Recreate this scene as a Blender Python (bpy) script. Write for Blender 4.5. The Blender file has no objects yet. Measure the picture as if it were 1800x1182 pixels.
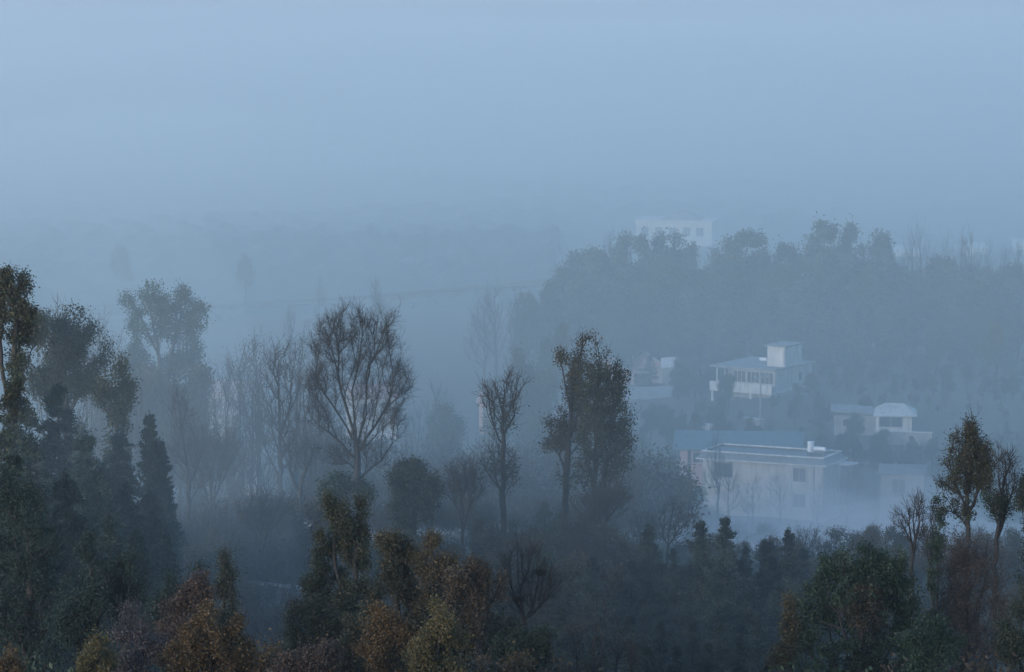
import bpy, math, random
import numpy as np
from mathutils import Vector

R = math.radians
sc = bpy.context.scene
C = sc.collection

# ------------------------------------------------------------------ camera
FPX = 6836.0                      # focal length in pixels of the 1800 px wide photograph
PITCH = math.atan(791 / FPX)      # looking down from the hillside
CAM = np.array([0.0, 0.0, 100.0])
cd = bpy.data.cameras.new('camera')
cam = bpy.data.objects.new('camera', cd)
C.objects.link(cam)
cam.location = CAM.tolist()
cam.rotation_euler = (R(90) - PITCH, 0, 0)
cd.sensor_fit = 'HORIZONTAL'
cd.angle = 2 * math.atan(900 / FPX)
cd.clip_start = 1.0
cd.clip_end = 6000
sc.camera = cam

# ------------------------------------------------------------------ daylight
SUN_EL, SUN_AZ = 9.0, 222.0       # low, behind the camera and to its left (compass degrees, north = +Y)
w = bpy.data.worlds.new('World')
sc.world = w
w.use_nodes = True
nt = w.node_tree
sky = nt.nodes.new('ShaderNodeTexSky')
sky.sky_type = 'NISHITA'
sky.sun_disc = False
sky.sun_elevation = R(SUN_EL)
sky.sun_rotation = R(SUN_AZ)
sky.air_density = 1.0
sky.dust_density = 1.0
sky.ozone_density = 3.2
bg = nt.nodes['Background']
bg.inputs['Strength'].default_value = 0.12
nt.links.new(sky.outputs['Color'], bg.inputs['Color'])
sd = bpy.data.lights.new('sun', 'SUN')
sd.energy = 0.82
sd.angle = R(20)
sd.color = (1.0, 0.93, 0.9)
sun = bpy.data.objects.new('sun', sd)
C.objects.link(sun)
sv = Vector((math.sin(R(SUN_AZ)) * math.cos(R(SUN_EL)), math.cos(R(SUN_AZ)) * math.cos(R(SUN_EL)), math.sin(R(SUN_EL))))
sun.rotation_euler = sv.to_track_quat('Z', 'Y').to_euler()

sc.view_settings.view_transform = 'Standard'
sc.view_settings.look = 'None'
sc.view_settings.gamma = 1
sc.view_settings.use_curve_mapping = False
sc.view_settings.exposure = 1.66
sc.render.engine = 'CYCLES'
cy = sc.cycles
cy.max_bounces = 4
cy.diffuse_bounces = 2
cy.glossy_bounces = 1
cy.transmission_bounces = 2
cy.transparent_max_bounces = 12
cy.volume_bounces = 2
cy.use_denoising = True
cy.denoiser = 'OPENIMAGEDENOISE'
cy.denoising_input_passes = 'RGB_ALBEDO_NORMAL'
cy.use_adaptive_sampling = False
cy.caustics_reflective = False
cy.caustics_refractive = False
SIG_HAZE, SIG_MIST, SIG_LOW, SIG_FAR = 0.00017, 0.0020, 0.010, 0.0033
HAZECOL = (0.92, 0.955, 1.0)
AIRCOL, FOGCOL = (0.755, 0.925, 1.0), (1.0, 0.93, 0.945)     # thin near air is bluer than the thick far fog

rng0 = np.random.default_rng(11)

# ------------------------------------------------------------------ terrain shape
_D = np.array([-80, 0, 60, 110, 150, 190, 215, 250, 300, 400, 470, 560, 650, 760, 900, 1200, 1600, 2000, 2400, 2700.])
_DROP = np.array([
    [3, 4, 20, 30.0, 33.5, 35.5, 37.5, 42.5, 50, 61, 67, 72, 76, 79, 83, 84, 70, 42, 10, 6],
    [3, 4, 20, 30.5, 33.5, 35.6, 36.4, 42.5, 52, 64.5, 66.5, 68, 72, 77, 83, 85, 71, 43, 11, 7],
    [3, 4, 20, 30.5, 34.0, 36.5, 37.5, 43.5, 55, 66.0, 63.0, 67, 66, 74, 81, 84, 70, 42, 10, 6]])
_U = np.array([100., 900., 1500.])


def ground(x, y):
    x = np.asarray(x, float); y = np.asarray(y, float)
    u = 900 + FPX * x / np.maximum(y, 60.)
    cols = np.array([np.interp(y, _D, _DROP[i]) for i in range(3)])
    t = np.clip(u, _U[0], _U[2])
    a = np.clip((t - _U[0]) / (_U[1] - _U[0]), 0, 1); a = a * a * (3 - 2 * a)
    b = np.clip((t - _U[1]) / (_U[2] - _U[1]), 0, 1); b = b * b * (3 - 2 * b)
    d = np.where(t < _U[1], cols[0] * (1 - a) + cols[1] * a, cols[1] * (1 - b) + cols[2] * b)
    far = np.clip((y - 250) / 900, 0, 1)
    bump = 0.35 * np.sin(x * .11 + 1.3) * np.cos(y * .083) + 0.22 * np.sin(x * .31 + y * .23)
    bump = bump + far * 2.5 * np.sin(x * .011 + 2.0) * np.cos(y * .0061 + 1.0)
    return CAM[2] - d + bump * np.clip((y - 20) / 60, 0, 1)


def P(px, py, D):
    """the point of the place that lies D metres out along the line of sight of a photograph pixel"""
    cx, cyy = (px - 900) / FPX, (591 - py) / FPX
    d = np.array([cx, math.cos(PITCH) + math.sin(PITCH) * cyy, -math.sin(PITCH) + math.cos(PITCH) * cyy])
    return CAM + d * (D / d[1])


# ------------------------------------------------------------------ materials
def new_mat(name):
    m = bpy.data.materials.new(name); m.use_nodes = True
    n = m.node_tree.nodes
    return m, m.node_tree, n['Principled BSDF'], n['Material Output']


def leaf_mat(name, cols, rough=.55, trans=.25):
    m, t, p, out = new_mat(name)
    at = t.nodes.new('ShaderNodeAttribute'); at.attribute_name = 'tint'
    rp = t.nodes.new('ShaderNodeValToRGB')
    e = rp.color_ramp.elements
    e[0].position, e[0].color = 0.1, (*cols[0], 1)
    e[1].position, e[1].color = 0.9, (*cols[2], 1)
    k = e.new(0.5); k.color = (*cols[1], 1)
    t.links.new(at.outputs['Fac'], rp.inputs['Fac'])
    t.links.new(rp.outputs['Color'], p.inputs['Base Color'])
    p.inputs['Roughness'].default_value = rough
    p.inputs['Specular IOR Level'].default_value = .35
    tr = t.nodes.new('ShaderNodeBsdfTranslucent')
    t.links.new(rp.outputs['Color'], tr.inputs['Color'])
    mx = t.nodes.new('ShaderNodeMixShader'); mx.inputs[0].default_value = trans
    t.links.new(p.outputs[0], mx.inputs[1]); t.links.new(tr.outputs[0], mx.inputs[2])
    t.links.new(mx.outputs[0], out.inputs['Surface'])
    return m


def noise_mat(name, c1, c2, scale, rough=.85, bump=0.0, detail=5):
    m, t, p, out = new_mat(name)
    tc = t.nodes.new('ShaderNodeTexCoord')
    no = t.nodes.new('ShaderNodeTexNoise'); no.inputs['Scale'].default_value = scale; no.inputs['Detail'].default_value = detail
    t.links.new(tc.outputs['Object'], no.inputs['Vector'])
    rp = t.nodes.new('ShaderNodeValToRGB')
    rp.color_ramp.elements[0].position, rp.color_ramp.elements[0].color = .3, (*c1, 1)
    rp.color_ramp.elements[1].position, rp.color_ramp.elements[1].color = .7, (*c2, 1)
    t.links.new(no.outputs['Fac'], rp.inputs['Fac'])
    t.links.new(rp.outputs['Color'], p.inputs['Base Color'])
    p.inputs['Roughness'].default_value = rough
    if bump:
        b = t.nodes.new('ShaderNodeBump'); b.inputs['Strength'].default_value = bump; b.inputs['Distance'].default_value = .05
        t.links.new(no.outputs['Fac'], b.inputs['Height']); t.links.new(b.outputs[0], p.inputs['Normal'])
    return m


def stain_mat(name, c1, c2, dirt):
    """weathered render: patchy tone with rain streaks running down the wall"""
    m, t, p, out = new_mat(name)
    tc = t.nodes.new('ShaderNodeTexCoord')
    def noise(sx, sz, det):
        mp = t.nodes.new('ShaderNodeMapping'); mp.inputs['Scale'].default_value = (sx, sx, sz)
        no = t.nodes.new('ShaderNodeTexNoise'); no.inputs['Scale'].default_value = 1; no.inputs['Detail'].default_value = det
        t.links.new(tc.outputs['Object'], mp.inputs['Vector']); t.links.new(mp.outputs[0], no.inputs['Vector'])
        return no
    def ramp(no, a, b, ca, cb):
        rp = t.nodes.new('ShaderNodeValToRGB'); e = rp.color_ramp.elements
        e[0].position, e[0].color, e[1].position, e[1].color = a, ca, b, cb
        t.links.new(no.outputs['Fac'], rp.inputs['Fac']); return rp
    base = ramp(noise(.7, .7, 8), .3, .7, (*c1, 1), (*c2, 1))
    st = ramp(noise(2.2, .28, 6), .5, .72, (0, 0, 0, 1), (.8, .8, .8, 1))
    mx = t.nodes.new('ShaderNodeMix'); mx.data_type = 'RGBA'
    t.links.new(st.outputs['Color'], mx.inputs[0]); t.links.new(base.outputs['Color'], mx.inputs[6]); mx.inputs[7].default_value = (*dirt, 1)
    t.links.new(mx.outputs[2], p.inputs['Base Color']); p.inputs['Roughness'].default_value = .9
    return m


def fog_mat(name, sig, col, aniso=.15):
    m = bpy.data.materials.new(name); m.use_nodes = True
    n = m.node_tree.nodes; n.clear()
    out = n.new('ShaderNodeOutputMaterial'); v = n.new('ShaderNodeVolumePrincipled')
    v.inputs['Color'].default_value = (*col, 1)
    v.inputs['Density'].default_value = sig
    v.inputs['Anisotropy'].default_value = aniso
    m.node_tree.links.new(v.outputs[0], out.inputs['Volume'])
    return m


M = {
    'orange': leaf_mat('leaf_orange', [(.044, .034, .02), (.098, .06, .026), (.165, .1, .04)]),
    'brown': leaf_mat('leaf_brown', [(.032, .035, .024), (.06, .05, .031), (.098, .064, .04)]),
    'redbrown': leaf_mat('leaf_red_brown', [(.048, .036, .03), (.078, .052, .04), (.115, .075, .054)]),
    'olive': leaf_mat('leaf_olive', [(.018, .034, .02), (.036, .05, .03), (.075, .068, .038)]),
    'mixed': leaf_mat('leaf_mixed', [(.022, .036, .022), (.048, .05, .027), (.11, .078, .038)]),
    'yellow': leaf_mat('leaf_yellow', [(.045, .055, .024), (.09, .08, .03), (.17, .12, .045)]),
    'purple': leaf_mat('leaf_purple', [(.05, .042, .046), (.075, .062, .066), (.12, .098, .1)]),
    'green': leaf_mat('leaf_green', [(.014, .032, .02), (.028, .052, .028), (.05, .078, .044)], rough=.55),
    'dark': leaf_mat('leaf_dark', [(.008, .022, .018), (.016, .034, .028), (.032, .056, .044)], rough=.6, trans=.12),
    'needle': leaf_mat('needle', [(.014, .026, .024), (.032, .05, .044), (.075, .1, .085)], rough=.7, trans=.1),
    'scrub': leaf_mat('scrub', [(.026, .034, .028), (.048, .05, .038), (.08, .07, .05)], rough=.8),
    'bark': noise_mat('bark', (.016, .015, .015), (.038, .035, .033), 9, bump=.4),
    'twig': noise_mat('twig', (.026, .024, .024), (.048, .043, .041), 3),
    'soil': noise_mat('soil', (.018, .022, .013), (.06, .055, .035), .35, bump=.3, detail=9),
    'cream': stain_mat('cream_render', (.27, .265, .25), (.37, .36, .345), (.13, .13, .125)),
    'white': stain_mat('white_paint', (.35, .355, .355), (.5, .5, .49), (.18, .18, .175)),
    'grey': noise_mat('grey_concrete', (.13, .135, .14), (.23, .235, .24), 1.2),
    'roofgrey': noise_mat('roof_grey', (.08, .095, .11), (.15, .165, .18), 2.4),
    'teal': noise_mat('teal_sheet_roof', (.05, .10, .12), (.08, .14, .16), 1.5, rough=.6),
    'pink': noise_mat('pink_render', (.36, .23, .23), (.43, .28, .275), 1.2),
    'rose': noise_mat('rose_tile_roof', (.30, .20, .19), (.42, .29, .27), 1.7),
    'glass': noise_mat('window_glass', (.025, .03, .035), (.05, .055, .06), .8, rough=.15),
    'interior': noise_mat('dark_opening', (.02, .02, .022), (.04, .04, .042), 1),
    'tank': noise_mat('steel_tank', (.55, .57, .6), (.66, .68, .7), 2, rough=.35),
    'nest': noise_mat('nest_twigs', (.012, .01, .009), (.03, .025, .02), 12),
    'path': noise_mat('pale_path', (.30, .29, .28), (.42, .41, .40), .8),
}


# ------------------------------------------------------------------ mesh helpers
def quad_mesh(name, V, Q, mat, tint=None, smooth=False):
    me = bpy.data.meshes.new(name)
    V = np.ascontiguousarray(V, np.float32); Q = np.ascontiguousarray(Q, np.int32)
    n = len(Q)
    me.vertices.add(len(V)); me.vertices.foreach_set('co', V.ravel())
    me.loops.add(n * 4); me.loops.foreach_set('vertex_index', Q.ravel())
    me.polygons.add(n); me.polygons.foreach_set('loop_start', np.arange(0, n * 4, 4, dtype=np.int32))
    try:
        me.polygons.foreach_set('loop_total', np.full(n, 4, np.int32))
    except Exception:
        pass
    if tint is not None:
        a = me.attributes.new('tint', 'FLOAT', 'FACE'); a.data.foreach_set('value', np.ascontiguousarray(tint, np.float32))
    if smooth:
        me.polygons.foreach_set('use_smooth', np.ones(n, bool))
    me.update(calc_edges=True)
    me.materials.append(mat)
    return me


def link(name, data, parent=None, loc=None):
    o = bpy.data.objects.new(name, data); C.objects.link(o)
    if parent is not None: o.parent = parent
    if loc is not None: o.location = [float(v) for v in loc]
    return o


def tag(o, label=None, cat=None, group=None, kind=None):
    if label: o['label'] = label
    if cat: o['category'] = cat
    if group: o['group'] = group
    if kind: o['kind'] = kind
    return o


def thing(name, label, cat, loc, rotz=0, group=None):
    o = link(name, None, None, loc); o.rotation_euler = (0, 0, rotz); o.empty_display_size = .2
    return tag(o, label, cat, group)


def unit(a):
    return a / np.maximum(np.linalg.norm(a, axis=-1, keepdims=True), 1e-9)


REF = unit(np.array([.31, .93, .17]))


def tubes(p0, p1, r0, r1, d0, d1, k):
    n = len(p0)
    ang = np.arange(k) * 2 * np.pi / k
    ca, sa = np.cos(ang), np.sin(ang)

    def ring(p, r, d):
        u = unit(np.cross(d, REF)); v = np.cross(d, u)
        return p[:, None, :] + r[:, None, None] * (ca[None, :, None] * u[:, None, :] + sa[None, :, None] * v[:, None, :])
    V = np.concatenate([ring(p0, r0, d0), ring(p1, r1, d1)], 1).reshape(-1, 3)
    b = (np.arange(n) * 2 * k)[:, None]
    i = np.arange(k)[None, :]; j = (i + 1) % k
    Q = np.stack([b + i, b + j, b + k + j, b + k + i], -1).reshape(-1, 4)
    return V, Q


def join(parts):
    Vs, Qs, o = [], [], 0
    for V, Q in parts:
        if len(Q) == 0: continue
        Vs.append(V); Qs.append(Q + o); o += len(V)
    return np.concatenate(Vs), np.concatenate(Qs)


def leaf_quads(rng, c, l, wd, axis=None, axw=0.0):
    n = len(c)
    a = rng.normal(size=(n, 3))
    if axis is not None: a = unit(a) + axw * axis
    a = unit(a)
    b = unit(np.cross(a, rng.normal(size=(n, 3))))
    nn = np.cross(a, b)
    l = np.broadcast_to(l, (n,))[:, None] * rng.uniform(.7, 1.3, (n, 1)); wd = np.broadcast_to(wd, (n,))[:, None] * rng.uniform(.7, 1.3, (n, 1))
    V = np.stack([c - a * l, c + b * wd + nn * wd * .3, c + a * l, c - b * wd + nn * wd * .3], 1).reshape(-1, 3)
    return V, np.arange(n * 4).reshape(n, 4)


# ------------------------------------------------------------------ growing trees
def grow(rng, stems, pts, bf, kup, tip_r, base_r):
    pos, par, pl = [], [], []
    for s in stems:
        prev = -1
        for j, q in enumerate(s):
            q = np.asarray(q, float)
            if j == 0 and pos:                       # a second stem leaves the first one at its closest node
                d = [np.linalg.norm(q - p) for p in pos]
                prev = int(np.argmin(d)); continue
            pos.append(q); par.append(prev)
            pl.append(0 if prev < 0 else pl[prev] + np.linalg.norm(q - pos[prev]))
            prev = len(pos) - 1
    ns = len(pos)
    n = len(pts)
    best = np.full(n, np.inf); who = np.zeros(n, int)

    def relax(j, p, l):
        d = pts - p
        L = np.sqrt((d * d).sum(1)) + 1e-6
        e = L * (1 + kup * (1 - d[:, 2] / L) / 2) + bf * l
        m = e < best
        best[m] = e[m]; who[m] = j
    for j in range(1 if ns > 1 else 0, ns):
        relax(j, pos[j], pl[j])
    done = np.zeros(n, bool)
    for _ in range(n):
        i = int(np.argmin(np.where(done, np.inf, best)))
        done[i] = True
        j = who[i]
        pos.append(pts[i]); par.append(j); pl.append(pl[j] + np.linalg.norm(pts[i] - pos[j]))
        relax(len(pos) - 1, pos[-1], pl[-1])
    pos = np.array(pos); par = np.array(par)
    N = len(pos)
    wgt = np.full(N, .35); kids = np.zeros(N, int)
    for i in range(N - 1, 0, -1):
        if par[i] < 0: continue
        if kids[i] == 0: wgt[i] += .65
        wgt[par[i]] += wgt[i]; kids[par[i]] += 1
    main = np.full(N, -1)
    for i in range(N):
        p = par[i]
        if p >= 0 and (main[p] < 0 or wgt[i] > wgt[main[p]]): main[p] = i
    e = math.log(max(wgt[0], 2)) / math.log(base_r / tip_r)
    rad = tip_r * np.maximum(wgt, 1) ** (1 / e)
    free = np.arange(N) >= ns
    for _ in range(3):
        pp = pos[np.maximum(par, 0)]
        cc = np.where(main[:, None] >= 0, pos[np.maximum(main, 0)], pos)
        pos = np.where(free[:, None], .5 * pos + .25 * pp + .25 * cc, pos)
    return pos, par, rad, kids, main, ns


def wood(pos, par, rad, main, kmin=3, kmax=7):
    idx = np.where(par >= 0)[0]
    p0, p1 = pos[par[idx]], pos[idx]
    d = unit(p1 - p0)
    dfull = np.zeros_like(pos); dfull[idx] = d; dfull[par < 0] = (0, 0, 1)
    isn = main[par[idx]] == idx
    d0 = np.where(isn[:, None], dfull[par[idx]], d)
    r1 = rad[idx]
    r0 = np.where(isn, rad[par[idx]], np.minimum(rad[par[idx]], r1 * 1.25))
    out = []
    for lo, hi, k in ((0, .03, kmin), (.03, .08, max(kmin, 4)), (.08, 9, kmax)):
        s = (r1 >= lo) & (r1 < hi)
        if s.any(): out.append(tubes(p0[s], p1[s], r0[s], r1[s], d0[s], d[s], k))
    return out


def twig_tubes(rng, pos, par, rad, per, length, r, up, rmax, side=2, outc=None):
    """fine twigs along the thin branches; each forks again"""
    idx = np.where((par >= 0) & (rad < rmax))[0]
    idx = np.repeat(idx, rng.poisson(per, len(idx)))
    if len(idx) == 0: return [], np.zeros((0, 3))
    t = rng.uniform(0, 1, (len(idx), 1))
    s = pos[par[idx]] * (1 - t) + pos[idx] * t
    ed = unit(pos[idx] - pos[par[idx]])
    d = unit(ed * .75 + rng.normal(size=s.shape) * .55 + np.array([0, 0, up]))
    L = length * rng.uniform(.5, 1.25, (len(idx), 1))
    m = s + d * L * .5
    d2 = unit(d + rng.normal(size=s.shape) * .25 + np.array([0, 0, up * .6]))
    e = m + d2 * L * .5
    n = len(s); one = np.ones(n)
    T = [tubes(s, m, one * r, one * r * .8, d, d, 3), tubes(m, e, one * r * .8, one * r * .4, d, d2, 3)]
    ends = [e]
    for _ in range(side):
        t = rng.uniform(.15, .95, (n, 1)); q = s * (1 - t) + m * t if rng.random() < .4 else m * (1 - t) + e * t
        d3 = unit(d * .8 + rng.normal(size=s.shape) * .6 + np.array([0, 0, up * .5]))
        f = q + d3 * L * rng.uniform(.3, .6, (n, 1))
        T.append(tubes(q, f, one * r * .75, one * r * .4, d3, d3, 3)); ends.append(f)
    return T, np.concatenate(ends)


def lobe_points(rng, lobes, n, hollow=.42):
    """lobes: rows of x y z rx ry rz weight"""
    L = np.asarray(lobes, float)
    vol = L[:, 3] * L[:, 4] * L[:, 5] * L[:, 6]
    vol = vol ** .8
    k = rng.choice(len(L), n, p=vol / vol.sum())
    d = unit(rng.normal(size=(n, 3))) * rng.uniform(0, 1, (n, 1)) ** hollow
    return L[k, :3] + d * L[k, 3:6], k


def build_tree(rng, stems, lobes, n=260, bf=.25, kup=.8, tip=.012, base=.16, leaf=None, lpc=24, lsp=.28, lsize=(.085, .05),
               twig=None, leaf_lobes=None, wood_mat='bark', grad=.25, hollow=.42, leafup=0.0, thr=.03, gap=.16):
    pts, k = lobe_points(rng, lobes, n, hollow)
    pos, par, rad, kids, main, ns = grow(rng, stems, pts, bf, kup, tip, base)
    parts = wood(pos, par, rad, main)
    V, Q = join(parts)
    trunk = quad_mesh('trunk', V, Q, M[wood_mat], smooth=True)
    crown = None
    zt = pos[:, 2].max()
    twigs = None
    ends = np.zeros((0, 3))
    if twig:
        T, ends = twig_tubes(rng, pos, par, rad, **twig)
        if T:
            V, Q = join(T); twigs = quad_mesh('twigs', V, Q, M['twig'])
    if leaf:
        idx = np.where((np.arange(len(pos)) >= ns) & (rad < thr))[0]
        if leaf_lobes is not None:
            LL = np.asarray(leaf_lobes, float)
            q = (pos[idx][:, None, :] - LL[None, :, :3]) / LL[None, :, 3:6]
            idx = idx[((q * q).sum(2) < 1).any(1)]
        ph = rng.uniform(0, 6.28, 6)
        q = pos[idx] * (4.4 / max(lsp * 5, .5))
        fld = np.sin(q[:, 0] * 1.7 + ph[0] + np.sin(q[:, 2] + ph[1])) + np.sin(q[:, 1] * 1.9 + ph[2] + np.sin(q[:, 0] + ph[3])) + np.sin(q[:, 2] * 1.5 + ph[4] + np.sin(q[:, 1] + ph[5]))
        idx = idx[fld > np.quantile(fld, gap)] if gap > 0 else idx
        cnt = rng.poisson(lpc * rng.uniform(.2, 1.8, len(idx)))
        nodet = rng.normal(0, .16, len(idx))
        rep = np.repeat(np.arange(len(idx)), cnt)
        c = pos[idx][rep] + rng.normal(size=(len(rep), 3)) * lsp * np.array([1, 1, .9]) * np.where(rng.random((len(rep), 1)) < .08, 1.4, 1.0)
        V, Q = leaf_quads(rng, c, lsize[0], lsize[1], np.array([0, 0, 1.0]), leafup)
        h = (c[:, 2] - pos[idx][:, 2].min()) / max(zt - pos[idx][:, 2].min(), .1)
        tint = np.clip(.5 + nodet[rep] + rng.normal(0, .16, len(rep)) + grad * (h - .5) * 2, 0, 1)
        crown = quad_mesh('crown', V, Q, M[leaf], tint)
    return trunk, twigs, crown


def assemble(root, meshes, sub=True):
    t, tw, cr = meshes
    link('trunk', t, root)
    if tw: tag(link('twigs', tw, root), kind='stuff')
    if cr: link('crown', cr, root)
    return root


def stem_line(rng, pts, step=.6, wob=.05):
    """a wobbling polyline through the given points"""
    pts = [np.asarray(p, float) for p in pts]
    out = [pts[0]]
    for a, b in zip(pts, pts[1:]):
        k = max(1, int(np.linalg.norm(b - a) / step))
        for i in range(1, k + 1):
            q = a + (b - a) * i / k
            out.append(q + (rng.normal(size=3) * wob if i < k else 0))
    return out


def fracture(rng, L3, k):
    """break every lobe of a crown into smaller leaf masses with gaps between them"""
    out = []
    for L in L3:
        c, r, wt = np.array(L[:3]), np.array(L[3:6]), L[6]
        for _ in range(k):
            d = unit(rng.normal(size=3)) * rng.uniform(0, 1) ** .4 * .72
            q = rng.uniform(.28, .55)
            out.append([*(c + d * r), *(r * q * np.array([.9, .9, 1.25]) * rng.uniform(.8, 1.2, 3)), wt])
    return out


def hero(name, label, cat, D, bx, lobes, stems=None, seed=0, group=None, sink=0.0, leaf_lobes=None, depth=1.0, frac=5, spread=1.12, skirt=True, **kw):
    """a tree of the photograph: lobes (cx cy rx ry [weight]) and stems are read in photograph pixels at distance D and turned into metres"""
    rng = np.random.default_rng(seed + 1000)
    if kw.get('leaf') and kw.get('lpc', 24) > 12: kw['n'] = int(kw['n'] * 1.5)
    if D < 152 and kw.get('leaf'):
        kw['lpc'] = kw['lpc'] * 1.35; kw['lsize'] = tuple(v * .8 for v in kw['lsize'])
    s = D / FPX
    X = P(bx, 900, D)[0]
    root = np.array([X, D, float(ground(X, D)) - .1 - sink])

    def conv(ls):
        o = []
        for L in ls:
            cx, cyy, rx, ry = L[:4]; wt = L[4] if len(L) > 4 else 1.0
            c = P(cx, cyy, D) - root
            ryd = (rx * .6 + ry * .4) * s * depth
            c[1] += rng.uniform(-.45, .45) * ryd
            o.append([*c, rx * s * spread, ryd * spread, ry * s * spread, wt])
        return o
    L3 = conv(lobes)
    if kw.get('leaf') and kw.get('lpc', 24) > 12 and not leaf_lobes and skirt:
        A = np.array(L3)
        zl = float((A[:, 2] - A[:, 5]).min()); mw = float(np.ptp(A[:, 0])) * .35 + .3
        if zl > .8: L3.append([float(A[:, 0].mean()) * .5, 0, zl * .8, mw, mw, zl * .32, .35]); L3.append([float(A[:, 0].mean()) * .3, .2, zl * .45, mw * .8, mw * .8, zl * .3, .25])
    if kw.get('leaf') and frac and not leaf_lobes and kw.get('lpc', 24) > 12:
        L3 = fracture(rng, L3, frac)
    if stems is None:
        top = min(lobes, key=lambda l: l[1])
        stems = [[(bx, None), (top[0] * .7 + bx * .3, top[1] + top[3] * .5)]]
    st = []
    for ln in stems:
        line = []
        for q in ln:
            if q[1] is None: line.append(np.zeros(3))
            else:
                p = P(q[0], q[1], D) - root
                p[1] += (q[2] if len(q) > 2 else 0)
                line.append(p)
        st.append(stem_line(rng, line, .5, .04))
    o = thing(name, label, cat, root, 0, group)
    return assemble(o, build_tree(rng, st, L3, leaf_lobes=conv(leaf_lobes) if leaf_lobes else None, **kw))


# ---- conifers
def build_conifer(rng, H, Rb, nb=80, need=110, prof=1.0, droop=.35, rise=.35, nsize=(.13, .03), mat='needle', z0=.06, spread=.13, updir=.5, lumpy=.2):
    zz = np.sort(rng.uniform(z0, .97, nb)) * H
    trunkp = stem_line(rng, [(0, 0, 0), (0, 0, H * .99)], H / 10, .02)
    tp = np.array(trunkp); kk = len(tp)
    r = .018 + (1 - np.arange(kk) / (kk - 1)) * .016 * H
    d = unit(np.diff(tp, axis=0))
    W = [tubes(tp[:-1], tp[1:], r[:-1], r[1:], np.vstack([d[:1], d[:-1]]), d, 6)]
    cs, ax = [], []
    lob = rng.uniform(0, 6.28, 4)
    for z in zz:
        f = 1 - z / H
        az = rng.uniform(0, 2 * np.pi)
        L = Rb * (f ** prof * .93 + .07) * rng.uniform(.8, 1.15) * (1 + lumpy * math.sin(3 * az + lob[0] + z * 2.1) + lumpy * .6 * math.sin(2 * az + lob[1] - z * 3.1))
        h = np.array([math.cos(az), math.sin(az), 0])
        t = np.linspace(0, 1, 5)[:, None]
        c = np.array([0, 0, z]) + h * L * t + np.array([0, 0, 1.0]) * L * (rise * t - droop * t * t)
        dd = unit(np.diff(c, axis=0)); rr = np.linspace(.012 + .012 * L, .006, 5)
        W.append(tubes(c[:-1], c[1:], rr[:-1], rr[1:], dd, dd, 3))
        m = int(need * (.35 + L / Rb))
        tt = rng.beta(2.2, 1.15, m)[:, None] * 1.04
        q = np.array([0, 0, z]) + h * L * tt + np.array([0, 0, 1.0]) * L * (rise * tt - droop * tt * tt)
        sp = spread * (1.15 - .6 * tt) * (L / Rb + .45) * Rb * .55
        q = q + rng.normal(size=(m, 3)) * sp * np.array([1, 1, .6])
        cs.append(q); ax.append(np.tile(unit(h + np.array([0, 0, updir])), (m, 1)))
    top = rng.normal(size=(need, 3)) * np.array([.05 * Rb, .05 * Rb, .03 * H]) + np.array([0, 0, H * .94])
    cs.append(top); ax.append(np.tile([0, 0, 1.0], (need, 1)))
    c = np.concatenate(cs); a = np.concatenate(ax)
    V, Q = leaf_quads(rng, c, nsize[0], nsize[1], a, 1.1)
    rad = np.hypot(c[:, 0], c[:, 1]) / Rb
    tint = np.clip(.45 + rng.normal(0, .2, len(c)) + .25 * np.sin(c[:, 2] * 2.3 + c[:, 0] * 1.7), 0, 1)
    V2, Q2 = join(W)
    return quad_mesh('trunk', V2, Q2, M['bark'], smooth=True), None, quad_mesh('crown', V, Q, M[mat], tint)


# ------------------------------------------------------------------ tree kinds that repeat: built once, copied where they stand
KINDS = {}


def kind(name, H, meshes):
    KINDS[name] = (H, meshes)


def local_tree(seed, H, lobes, stems=None, **kw):
    rng = np.random.default_rng(seed)
    L3 = [[l[0], rng.uniform(-.5, .5) * l[2], l[1], l[2], l[2], l[3], l[4] if len(l) > 4 else 1] for l in lobes]
    st = [stem_line(rng, [(0, 0, 0), (rng.normal() * .15, rng.normal() * .15, H * .35), (rng.normal() * .3, 0, H * .8)], .5, .05)] if stems is None else \
        [stem_line(rng, s, .5, .05) for s in stems]
    if kw.get('leaf') and kw.get('lpc', 0) > 15: L3 = fracture(rng, L3, 6)
    return build_tree(rng, st, L3, **kw)


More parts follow.
